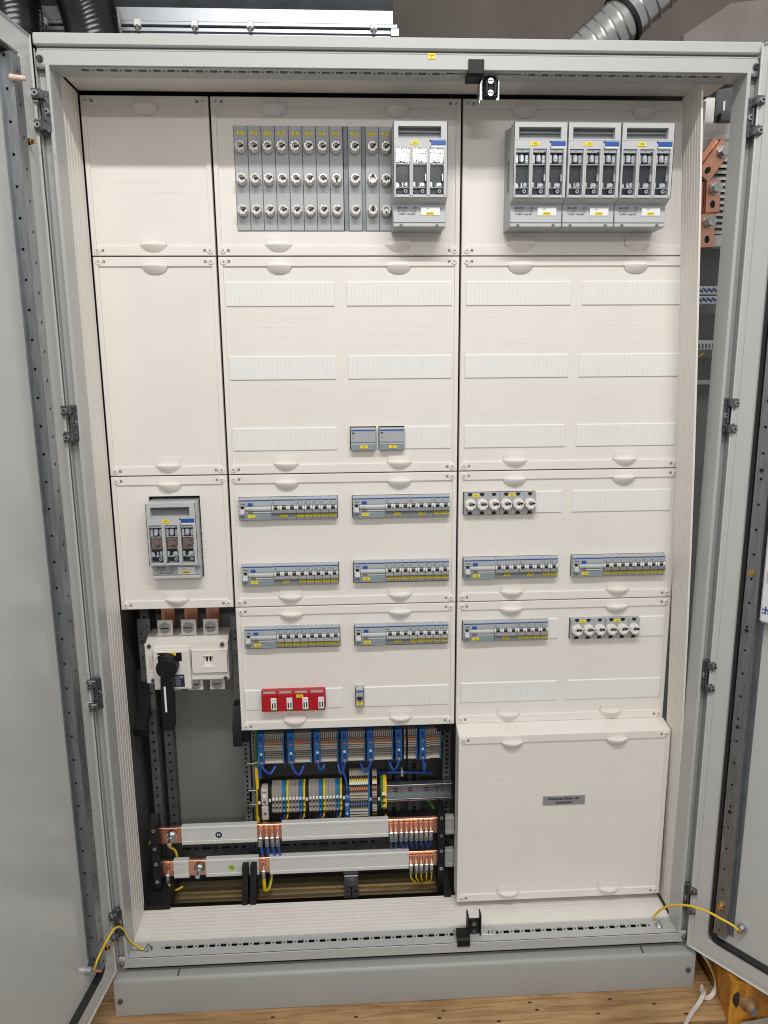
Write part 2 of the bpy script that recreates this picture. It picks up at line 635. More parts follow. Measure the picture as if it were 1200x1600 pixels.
# bottom trim (grooves left of the terminal cover, lies flat)
g = MB().prism([(a-100, b-8) for a, b in grooved(0, 100, 9)], 'x', -4, 1252)
cpart('trim_bottom', g, 'cream_trim')
g = MB().prism([(b*0.6-1.5, a-100) for a, b in grooved(0, 98, 6)], 'z', -6, 1803)
cpart('trim_left', g, 'cream_trim')
g = MB().box(0, 1250, -100, -2, 1806, 1810, 0.8)
cpart('trim_top', g, 'cream_trim')
# the right trim hangs loose: its top leans inwards
g = MB()
poly = grooved(0, 84, 7)
n = len(poly)
NV = 10
vs, fs = [], []
for j in range(NV+1):
    t = j/NV
    z = -5+t*1803
    xo = 1256-66*t+(12*math.sin(PI*t))
    yo = -100+2*t
    for a, b in poly:
        vs.append((xo+b*-1+a*(0.04-0.02*t), yo+a, z))
fs = [(j*n+i, j*n+(i+1) % n, (j+1)*n+(i+1) % n, (j+1)*n+i) for j in range(NV) for i in range(n)]
fs += [tuple(range(n)), tuple(NV*n+n-1-i for i in range(n))]
g.add(vs, fs)
cpart('trim_right', g, 'cream_trim', 'loose cream ribbed trim leaning inwards at its top')

# ---- door catches at the middle of the frame
c = MB()
c.prism([(-154, 1791), (-154, 1813), (-150.5, 1815), (-150.5, 1795), (-112, 1795), (-112, 1787), (-150, 1787)], 'x', 737, 765)
o = cpart('catch_top', c, 'black')
b = MB().box(762, 800, -121, -119, 1757, 1796, 0.4).box(762, 764, -121, -104, 1752, 1796, 0.4).box(700, 838, -134, -122, 1794.5, 1796.5, 0.5)
part('bracket', b, 'zinc', o)
part('roller_block', MB().box(768, 796, -132, -121, 1757, 1793, 4).box(771, 778, -135, -130, 1764, 1790, 1.5).box(786, 793, -135, -130, 1764, 1790, 1.5), 'black', o)
for zz in (1785, 1765):
    part('screw', MB().cyl((781, -131, zz), (781, -136, zz), 5.2, 16).box(776.5, 785.5, -136.4, -135.8, zz-.7, zz+.7, 0, 1), ['zinc', 'dark_slot'], o)
c = MB().prism([(-154, -18), (-154, -2), (-150, 3), (-150, 10), (-126, 8), (-126, -11), (-150.5, -11.5), (-150.5, -20)], 'x', 738, 767)
o = cpart('catch_bottom', c, 'black')
b = MB().box(764, 767, -134, -112, -8, 44, 0.6).box(793, 796, -134, -112, -8, 44, 0.6).box(767, 793, -128, -124, -8, 31, 0.6)
part('fork', b, 'black', o)
part('screw', MB().cyl((780, -128, 20), (780, -132, 20), 5, 14).box(776, 784, -132.4, -131.8, 19.3, 20.7), 'dark_zinc', o)
part('screw', MB().cyl((780, -128, 2), (780, -132, 2), 4, 14), 'hinge_metal', o)
part('slotted_plate', MB().box(733, 764, -130, -110, -11.8, -9.8, 0.8).box(797, 832, -130, -110, -11.8, -9.8, 0.8).cyl((746, -120, -10), (746, -120, -5), 6, 14).cyl((820, -120, -10), (820, -120, -5), 6, 14), 'zinc', o)

# ---- doors
def door(name, hx, hy, dx, dy, width, sgn, label, rail_s):
    ang = math.atan2(dy, dx)
    Z0, Z1 = -38, 1843
    mb = MB()

    def B(s0, s1, n0, n1, z0, z1, bv=0, t=mb, m=0):
        a, b = sorted((n0*sgn, n1*sgn))
        t.box(s0, s1, a, b, z0, z1, bv, m)
    B(0, width, -22, -8, Z0, Z1, 1.5)
    fl = 46
    B(0, fl, -10, 0, Z0, Z1, 2.2)
    B(width-fl, width, -10, 0, Z0, Z1, 2.2)
    B(fl-3, width-fl+3, -10, 0, Z0, Z0+fl, 2.2)
    B(fl-3, width-fl+3, -10, 0, Z1-fl, Z1, 2.2)
    # rolled outer edge and the fold line of the flange
    B(0, 4, -2, 3, Z0, Z1, 1.8)
    B(4, width, -2, 3, Z0, Z0+4, 1.8)
    B(4, width, -2, 3, Z1-4, Z1, 1.8)
    B(14, fl-1, -1, 1.6, Z0+14, Z1-14, 1.0)
    B(fl-2, width-14, -1, 1.6, Z0+14, Z0+fl-1, 1.0)
    B(fl-2, width-14, -1, 1.6, Z1-fl+1, Z1-14, 1.0)
    d = link(name, mb.mesh(name, 'door_grey'), cab, (hx-625, hy, 145), (0, 0, ang), None, label)
    # gasket with rounded corners
    ga = MB()
    s0, s1, z0, z1, R, wd = fl, width-fl, Z0+fl, Z1-fl, 26, 14

    def loop(off, n_):
        out = []
        for cx_, cz_, a0 in ((s1-R, z1-R, 0), (s0+R, z1-R, 90), (s0+R, z0+R, 180), (s1-R, z0+R, 270)):
            for k_ in range(7):
                t = math.radians(a0+15*k_)
                out.append((cx_+(R-off)*math.cos(t), n_*sgn, cz_+(R-off)*math.sin(t)))
        return out
    L = [loop(0, -8), loop(0.5, -1), loop(4, 4), loop(wd-4, 4), loop(wd, -8)]
    n_ = len(L[0])
    ga.add(sum(L, []), [(j*n_+i, j*n_+(i+1) % n_, (j+1)*n_+(i+1) % n_, (j+1)*n_+i) for j in range(4) for i in range(n_)])
    part('gasket', ga, 'rubber', d)
    # perforated hat rail
    ra = MB()
    r0, r1 = rail_s, rail_s+26
    zr0, zr1 = 44, 1784
    hs, zz, i = [], zr0+14, 0
    while zz < zr1-20:
        q = 2.3
        hs.append((r0+11-q, r0+11+q, zz-q, zz+q))
        zz += 50
    ra.sheet(r0, r1, zr0, zr1, hs, lambda u, v, w_: (u, (13-w_)*sgn, v), 3)
    ra.box(r0, r0+2, *sorted((-8*sgn, 12.9*sgn)), zr0, zr1)
    ra.box(r1, r1+9, *sorted((-8*sgn, -5.5*sgn)), zr0, zr1)
    ra.box(r0-8, r0, *sorted((-8*sgn, -5.5*sgn)), zr0, zr1)
    hs2 = [(zz_+20, zz_+24.5, -2, 2.5) for zz_ in [h[2] for h in hs]]
    ra.sheet(zr0, zr1, -6, 13, hs2, lambda u, v, w_: (r1-w_, v*sgn, u), 2)
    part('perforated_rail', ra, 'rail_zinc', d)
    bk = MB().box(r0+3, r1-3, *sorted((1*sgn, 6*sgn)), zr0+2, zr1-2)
    part('rail_shade_backing', bk, 'dark_slot', d)  # black bar added so the rail holes read as shaded
    return d, sgn


dl, _ = door('door_left', -26, -155, -0.115, -0.993, 750, 1, None, 64)
dr, _ = door('door_right', 1270, -157, 0.60, -0.80, 500, -1, None, 63)
# details on the doors (children of the door, local s / n / z)
for zz in (1030, ):
    part('brass_nut', MB().cyl((62, 2, zz), (62, 9, zz), 5, 6).cyl((62, 9, zz), (62, 12, zz), 3, 10), 'brass', dl)
part('brass_nut', MB().cyl((44, 2, 1660), (44, 9, 1660), 6, 6).cyl((44, 9, 1660), (44, 14, 1660), 4, 10), 'brass', dl)
part('brass_nut', MB().cyl((42, 2, 62), (42, 9, 62), 7, 6).cyl((42, 9, 62), (42, 15, 62), 4, 10), 'brass', dl)
part('peg', MB().cyl((96, 10, 1743), (93, 32, 1741), 4.8, 12, 4.2).cyl((93, 32, 1741), (92.6, 35, 1741), 3.4, 12), 'bare_wood_grip', dl)
for zz in (870, 118):
    part('brass_nut', MB().cyl((74, -13, zz), (74, -18, zz), 7, 6).cyl((74, -18, zz), (74, -20.5, zz), 5, 12), 'brass', dr)
for zz in (1075, 750, 540, 345):
    part('rail_hole', MB().cyl((74, -12.5, zz), (74, -13.4, zz), 4.2, 16), 'dark_slot', dr)
# earthing studs
part('earth_stud', MB().cyl((108, -8, 66), (108, 4, 66), 9, 16).cyl((108, 4, 66), (108, 10, 66), 6.5, 6).cyl((108, 10, 66), (108, 24, 66), 3, 10, None, 1), ['zinc', 'copper'], dl)
part('earth_stud', MB().cyl((116, 8, 80), (116, -2, 80), 10, 16).cyl((116, -2, 80), (116, -8, 80), 7, 6).cyl((116, -8, 80), (116, -16, 80), 3, 10, None, 1), ['zinc', 'copper'], dr)
# white document pocket on the right door with blue lettering
po = part('document_pocket', MB().box(97, 420, -18, 8, 776, 1080, 4), 'pocket_white', dr)
lettering(':h', 21, po, (109, -18.6, 802), 'blue', 0.03)
part('pocket_clip', MB().box(107, 111, -22, -18, 862, 884, 1), 'bare_wood_grip', po)

# ---- hinges, eight alike
def hinge(xp, zc, sgn):
    """sgn +1 on the left post (frame leaf to the right of the pin)"""
    r = MB()
    X = lambda a: xp+sgn*a
    def bb(a0, a1, y0, y1, z0, z1, bv, m=0):
        p0, p1 = sorted((X(a0), X(a1)))
        r.box(p0, p1, y0, y1, zc+z0, zc+z1, bv, m)
    bb(6, 21, -152, -143, -34, 34, 1.0)
    bb(-8, 14, -168, -150, 17, 34, 2.5)
    bb(-8, 14, -168, -150, -34, -17, 2.5)
    bb(-14, 6, -164, -152, 12, 15, 0.8, 1)
    bb(-14, 6, -164, -152, -17, -14, 0.8, 1)
    r.cyl((X(-6), -160, zc-16), (X(-6), -160, zc+16), 3, 10, None, 1)
    bb(10, 14, -158, -150, -16, 16, 1.5)
    r.cyl((X(-8), -160, zc+34), (X(-4), -160, zc+46), 2.2, 8)
    h = part('hinge', r, ['hinge_metal', 'zinc'], cab, CL)
    for a, y, z in ((3, -168, 25), (3, -168, -26), (15, -152, 0)):
        s_ = cached('hinge_screw', lambda: MB().cyl((0, 0, 0), (0, -3, 0), 5, 14).cyl((0, -3.1, 0), (0, -3.3, 0), 2.4, 8, None, 1).mesh('hinge_screw', ['zinc', 'dark_slot']))
        part('hinge_screw', s_, None, h, (X(a), y, zc+z))


for zc in (1722, 1176, 624, 82):
    hinge(-24, zc, 1)
    hinge(1277, zc, -1)

# ---- steelwork inside the open field
def post(x0, x1, y, z0, z1, pitch=25, mats='dark_zinc'):
    mb = MB()
    hs = []
    z = z0+12
    while z < z1-8:
        hs.append(((x0+x1)/2-2.6, (x0+x1)/2+2.6, z-3.2, z+3.2))
        z += pitch
    mb.sheet(x0, x1, z0, z1, hs, lambda u, v, w_: (u, y+w_, v), 2)
    mb.box(x0, x0+1.6, y+.2, y+30, z0, z1)
    mb.box(x1-1.6, x1, y+.2, y+30, z0, z1)
    o_ = cpart('perforated_post', mb, mats)
    part('post_shade_backing', MB().box(x0+2, x1-2, y+10, y+12, z0, z1), 'dark_slot', o_)  # black sheet standing in for the dark hollow behind the holes
    return o_


post(6, 26, 118, -20, 770)
post(34, 56, 150, -20, 770, 25, 'inner_steel')
post(232, 252, 112, -20, 430, 12.5)
post(258, 274, 100, -20, 430, 12.5)
post(738, 758, 120, -20, 450, 12.5)
# mounting plate behind the switch, with two punched flanges
pm = MB().box(54, 244, 176, 179, 60, 745, 0.8)
cpart('mounting_plate', pm, 'plate_grey')
for xx in (8, 226):
    m_ = MB()
    m_.sheet(xx, xx+30, 470, 700, [(xx+6, xx+10, z, z+6) for z in (500, 520, 600, 640, 660)]+[(xx+20, xx+24, z, z+5) for z in (510, 590, 650, 680)], lambda u, v, w_: (u, 84+w_, v), 2)
    cpart('side_flange', m_, 'dark_zinc')
# black plastic brackets
def bracket(poly, x0, x1):
    return cpart('black_bracket', MB().prism(poly, 'x', x0, x1), 'black')


bracket([(30, 430), (120, 500), (120, 560), (90, 570), (70, 480), (20, 452)], -2, 26)
bracket([(30, 395), (100, 420), (100, 492), (60, 485), (30, 440)], 226, 248)
bracket([(-6, -14), (130, -20), (130, 30), (60, 24), (20, 6), (-6, 4)], -2, 60)
bracket([(30, 20), (62, 30), (62, 205), (50, 215), (34, 190)], 16, 34)
bracket([(-2, -12), (60, -18), (60, 70), (30, 74), (14, 10), (-2, 4)], 232, 246)
bracket([(-2, -12), (60, -18), (60, 70), (30, 74), (14, 10), (-2, 4)], 252, 266)
bracket([(30, -20), (64, -20), (64, 205), (30, 200)], 716, 733)
bracket([(-6, -14), (60, -20), (60, 30), (20, 14), (-6, 4)], 728, 744)
bracket([(70, 395), (160, 400), (160, 445), (70, 448)], 716, 748)
bracket([(40, 400), (130, 405), (130, 446), (40, 440)], 236, 262)
for xx, zs in ((25, (182, 133, 91, 43)), (724, (187, 138, 96, 47))):
    for zz in zs:
        cpart('holder_screw', MB().cyl((xx, 30.5, zz), (xx, 27, zz), 4.4, 14).cyl((xx, 27, zz), (xx, 26.7, zz), 2, 6, None, 1), ['zinc', 'dark_slot'])
# lower cross rails
cr = MB().prism([(76, -58), (76, -46), (84, -42), (90, -42), (90, -30), (84, -30), (76, -26), (76, -14), (98, -14), (98, -58)], 'x', 40, 735)
cpart('cross_rail', cr, 'chromate')
cpart('cross_rail', MB().box(40, 735, 62, 70, -80, -68, 1.5), 'chromate')
ch = MB()
hs = [(a, a+22, 68, 75) for a in range(70, 560, 50)]+[(a+32, a+40, 68, 75) for a in range(70, 540, 50)]
ch.sheet(30, 640, 46, 96, hs, lambda u, v, w_: (u, 110+w_, v), 2)
cpart('punched_channel', ch, 'rail_zinc')
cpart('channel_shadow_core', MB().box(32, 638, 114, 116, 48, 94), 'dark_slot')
o = cpart('support_shoe', MB().box(481, 517, 58, 74, -50, 14, 1.5).box(479, 519, 64, 76, 14, 30, 1).cyl((499, 58, -4), (499, 51, -4), 9, 14), 'dark_zinc')
part('shoe_slots', MB().box(497, 501, 57.2, 57.8, -44, -18).cyl((489, 57.8, -30), (489, 57.2, -30), 3.5, 10).cyl((509, 57.8, -30), (509, 57.2, -30), 3.5, 10), 'dark_slot', o)
# perforated strips standing behind the terminals
for xx in (600, 655):
    m_ = MB()
    hs = []
    for z in range(60, 430, 32):
        hs += [(xx+12, xx+22, z, z+18), (xx+14.5, xx+19.5, z+23, z+27)]
    m_.sheet(xx, xx+34, 50, 440, hs, lambda u, v, w_: (u, 200+w_, v), 2)
    cpart('perforated_strip', m_, 'inner_steel')
    cpart('strip_shade_backing', MB().box(xx+6, xx+28, 205, 206, 52, 438), 'dark_slot')  # black strip in place of the shade seen through the perforations

# ================================================================== COVER PANELS
def plate_mesh(W, H, holes, lines, front=0.0, deep=14):
    mb = MB()
    y0, y1 = front, front+3.4
    ix, iz = 9, 18
    R0 = [(0.9, 0.9), (W-0.9, 0.9), (W-0.9, H-0.9), (0.9, H-0.9)]
    A = [(0, 0), (W, 0), (W, H), (0, H)]
    I0 = [(ix, iz), (W-ix, iz), (W-ix, H-iz), (ix, H-iz)]
    I1 = [(ix+.7, iz+.7), (W-ix-.7, iz+.7), (W-ix-.7, H-iz-.7), (ix+.7, H-iz-.7)]
    vs = [(a, front+deep, b) for a, b in A]+[(a, y0+0.9, b) for a, b in A]+[(a, y0, b) for a, b in R0]+[(a, y0, b) for a, b in I0]+[(a, y1, b) for a, b in I1]
    fs = [(r*4+i, r*4+(i+1) % 4, (r+1)*4+(i+1) % 4, (r+1)*4+i) for r in range(4) for i in range(4)]
    mb.add(vs, fs)
    mb.sheet(ix+.7, W-ix-.7, iz+.7, H-iz-.7, holes, lambda u, v, w_: (u, y1+w_, v), deep-3)
    for a, b, z in lines:
        mb.box(a, b, y1-0.2, y1+0.1, z-0.32, z+0.32)
    return mb.mesh('cover_plate', 'cream')


def grip_mesh():
    mb = MB()
    n = 18
    hw, pr = 25, 12.5
    vs, fs = [], []
    for i in range(n+1):
        u = -1+2*i/n
        q = max(0, 1-u*u)
        s_ = q**0.5
        xx = u*hw
        vs += [(xx, 2.6, 2.6), (xx, -0.5-pr*q, 2.0), (xx, -0.6-pr*q, -1.6), (xx, 2.6-0.6*q, -1.6-14.5*s_)]
    for i in range(n):
        a, b = i*4, i*4+4
        fs += [(a, b, b+1, a+1), (a+1, b+1, b+2, a+2), (a+2, b+2, b+3, a+3)]
    mb.add(vs, fs)
    # soft raised apron above the lip
    mb.prism([(-hw-2, 1), (hw+2, 1), (hw-1, 16), (-hw+1, 16)], 'y', -0.7, 2)
    return mb.mesh('grip', 'cream', 50)


def screw_mesh():
    mb = MB().lathe((0, 0, 0), [(6.2, 1), (6.2, -1.4), (5.4, -2.0), (0.8, -2.0)], 20)
    mb.box(-3.4, 3.4, -2.2, -1.9, -0.5, 0.5, 0, 1).box(-0.5, 0.5, -2.2, -1.9, -3.4, 3.4, 0, 1)
    return mb.mesh('cover_screw', ['cream_trim', 'grey_print'])


def mark_mesh():
    mb = MB()
    for k in range(3):
        mb.box(-2.6, 2.6, -0.12, 0.2, -2.6+2.1*k, -1.4+2.1*k)
    for k in range(2):
        mb.box(-2.6+4*k, -1.4+4*k, -0.15, 0.2, -2.6, 2.8)
    return mb.mesh('screw_mark', 'mark_brown')


GRIP, SCREW, MARK = grip_mesh(), screw_mesh(), mark_mesh()


def blank_mesh(wd):
    mb = MB().box(0, wd, -1.5, 6, -24.5, 24.5, 0.8)
    n = max(1, round(wd/8.9))
    st_ = (wd-2)/n
    for i in range(n):
        mb.box(1+i*st_+0.2, 1+(i+1)*st_-0.2, -2.1, -1, -23.4, 23.4, 0.3)
    return mb.mesh('blank_strip', 'blank')


PANELS = {}


def cover(key, x0, x1, z0, z1, label, holes=(), blanks=(), front=0.0, deep=14, lines=True, grips=None):
    X0, X1, Z0, Z1 = x0+2.3, x1-2.3, z0+1.2, z1-1.2
    W, H = X1-X0, Z1-Z0
    t = thing('cover_panel', label, 'cover panel', (X0, front, Z0), 0, 'cream cover panels closing the cabinet fields')
    hl = [(a-X0, b-X0, c-Z0, d-Z0) for a, b, c, d in holes]
    ln = []
    if lines:
        rng = random.Random(key)
        halves = [(30, W-30)] if W < 300 else [(24, W/2-20), (W/2+20, W-24)]
        zc = z0+75 if True else 0
        while zc+75 < z1-40:
            for a, b in halves:
                for k_ in range(4):
                    ln.append((a+rng.uniform(0, 10), b-rng.uniform(0, 14), zc+75-27+18*k_-Z0))
            zc += 150
    me = plate_mesh(W, H, hl, ln, 0, deep)
    link('cover_plate', me, t)
    gx = [W/2] if W < 300 else [126-2, W-126]
    for g_ in (grips or gx):
        link('grip', GRIP, t, (g_, 0, H-18.5))
        link('grip', GRIP, t, (g_, 0, 19.5))
    for sx_ in (0, 1):
        for sz_ in (0, 1):
            px, pz = (10.5, W-10.5)[sx_], (9.5, H-9.5)[sz_]
            link('cover_screw', SCREW, t, (px, 0, pz), (0, random.uniform(0, 1.5), 0))
            link('screw_mark', MARK, t, (px+(11, -11)[sx_], -0.05, pz))
    for bx0, bx1, bz in blanks:
        wd = round(bx1-bx0, 1)
        link('blank_strip', cached(('blank', wd), lambda: blank_mesh(wd)), t, (bx0-X0, 3.0, bz-Z0))
    PANELS[key] = t
    return t


def row_hole(x0, x1, zc):
    return (x0-1.3, x1+1.3, zc-25.4, zc+25.4)


cover('c1r1', -1, 250, 1500, 1800, 'plain cream cover panel in the top corner of the narrow column')
cover('c1r2', -1, 250, 1050, 1500, 'tall plain cream cover panel in the middle of the narrow column')
cover('c1r3', -1, 250, 750, 1050, 'cream cover panel with one grey fuse switch, above the dark opening', [(77, 187, 822, 1005)])
cover('c2r1', 250, 750, 1500, 1800, 'cream cover panel holding eleven grey screw fuse strips and one fuse switch', [(294, 610.5, 1548.5, 1747), (611, 706, 1550, 1735)], lines=False)
cover('c2r2', 250, 750, 1050, 1500, 'cream cover panel with blank strips and two small grey relays in its lowest row', [row_hole(516, 570.5, 1125), row_hole(577.5, 631.5, 1125)],
      [(264.5, 488, 1425), (513, 734, 1425), (264.5, 488, 1275), (513, 734, 1275), (264.5, 488, 1125), (571.5, 576.5, 1125), (632.5, 734, 1125)])
cover('c2r3', 250, 750, 750, 1050, 'cream middle cover panel filled with four rows of breakers', [row_hole(271, 484, 975), row_hole(518, 731, 975), row_hole(271, 484, 825), row_hole(518, 731, 825)])
cover('c2r4', 250, 750, 450, 750, 'cream cover panel with the red surge arrester in its lower row', [row_hole(271, 484, 675), row_hole(518, 731, 675), row_hole(303, 447, 525), row_hole(518, 536, 525)],
      [(262.5, 302, 525), (448, 488, 525), (537, 735, 525)])
cover('c3r1', 750, 1250, 1500, 1800, 'cream cover panel holding three fuse switches side by side', [(845, 1146, 1550, 1735)], lines=False)
cover('c3r2', 750, 1250, 1050, 1500, 'cream cover panel with six long blank strips and no devices', (),
      [(763, 986, 1425), (1010, 1232, 1425), (763, 986, 1275), (1010, 1232, 1275), (763, 986, 1125), (1010, 1232, 1125)])
cover('c3r3', 750, 1250, 750, 1050, 'cream cover panel with screw fuses in its top row and breakers below', [row_hole(763, 922.5, 978), row_hole(764.5, 977.5, 830), row_hole(1011, 1224, 830)],
      [(924, 983.5, 978), (1008, 1232, 978)])
cover('c3r4', 750, 1250, 450, 750, 'cream cover panel with breakers and screw fuses over two blank strips', [row_hole(765, 961, 680), row_hole(1014, 1174, 680)],
      [(962, 987, 680), (1176, 1236, 680), (763, 991, 527), (1013, 1238, 527)])
# protruding terminal cover
t = cover('c3r5', 750, 1250, 10, 444, 'deep cream terminal cover with a small grey engraved label', (), (), -48, 4)
W_, H_ = 500-4.6, 434-2.4
sk = MB()
sk.prism([(0.9, H_-.9), (0.9, 0.9), (50, 0.9), (50, H_+8), (40, H_+8)], 'x', 0.05, 2.4)
sk.prism([(0.9, H_-.9), (0.9, 0.9), (50, 0.9), (50, H_+8), (40, H_+8)], 'x', W_-2.4, W_-0.05)
sk.prism([(0.8, H_-.4), (3, H_-3), (41, H_+4), (50, H_+4), (50, H_+8), (40, H_+8)], 'x', 2.5, W_-2.5)
sk.box(2.5, W_-2.5, 1, 50, 0.1, 2.5)
part('cover_skirt', sk, 'cream', t)
lb = part('engraved_label', MB().box(201, 301, 1.6, 3.0, 248, 271.5, 0.5), 'label_grey', t)
lettering('Klemmen hinter der', 9.2, lb, (251, 1.45, 264.6), 'black_print', 0.035)
lettering('Abdeckung', 9.2, lb, (251, 1.45, 254.8), 'black_print', 0.035)

# ================================================================== SCREW FUSE STRIPS
def cap_mesh(r, h):
    mb = MB()
    mb.lathe((0, 0, 0), [(r*1.0, 0), (r*1.0, -h*.45), (r*.93, -h*.55), (r*.90, -h*.6), (r*.90, -h*.93), (r*.80, -h), (r*.58, -h), (r*.50, -h*.93), (r*.44, -h*.70), (r*.05, -h*.66)], 48, 8, r*0.075, 0, 3, 5)
    mb.cyl((0, -h*.67, 0), (0, -h*.72, 0), r*.22, 12, None, 1)
    # keyhole and its little window
    mb.cyl((r*.60, -h*1.0, 0), (r*.60, -h*1.02, 0), r*.19, 10, None, 1)
    mb.box(r*.28, r*.60, -h*1.015, -h*.7, -r*.12, r*.12, 0, 1)
    return mb.mesh('fuse_cap', ['porcelain', 'dark_slot'], 40)


CAP = cap_mesh(10.6, 20)
CAP2 = cap_mesh(12.5, 13)
CAPW = MB().cyl((0, -13.6, 0), (0, -15.5, 0), 4.4, 14).mesh('cap_indicator', 'white_plastic')
STRIP = MB().box(0, 26.2, -1, 34, 0, 197, 0.7).box(1.6, 24.6, -1.6, 0, 187.5, 189.2, 0.2).mesh('strip_housing', 'device')
fs_x = [295+27*i for i in range(8)]+[521, 556, 583]
strip_where = ['at the far left end of the fuse row', 'second from the left in the fuse row', 'third from the left in the fuse row', 'fourth from the left in the fuse row',
               'fifth from the left in the fuse row', 'sixth from the left in the fuse row', 'seventh from the left in the fuse row', 'just left of the first filler strip',
               'alone between the two filler strips', 'just right of the second filler strip', 'right beside the fuse switch']
rng = random.Random(3)
for i, x0 in enumerate(fs_x):
    t = thing('fuse_strip', f'grey screw fuse strip tagged -F{i+1}, {strip_where[i]}', 'fuse strip', (x0, 2, 1549.5), 0, 'screw fuse strips in the top middle panel')
    link('strip_housing', STRIP, t)
    for zc in (37, 96, 156):
        a = rng.choice([0.1, 0.45, -0.2, 0.5, -0.1, 0.3])
        if (i, zc) in ((7, 96), (10, 37)):
            a = -1.5
        if (i, zc) in ((9, 96), (9, 37)):
            a = 1.5
        c = link('fuse_cap', CAP, t, (13.1, -1, zc), (0, -a, 0))
        if (i, zc) in ((9, 96), (10, 37)):
            link('cap_indicator', CAPW, c)
    tag(t, f'-F{i+1}', 12.6, 183.5, -1.2, 13.5, 6.4)
for x0, wd, lab in ((511.4, 9, 'narrow grey filler strip left of the single fuse strip tagged -F9'), (547.6, 8, 'narrow grey filler strip right of the single fuse strip tagged -F9')):
    single('filler_strip', MB().box(x0, x0+wd, 4, 30, 1549.5, 1746.5, 0.6), 'device_mid', lab, 'filler strip', 'grey filler strips')

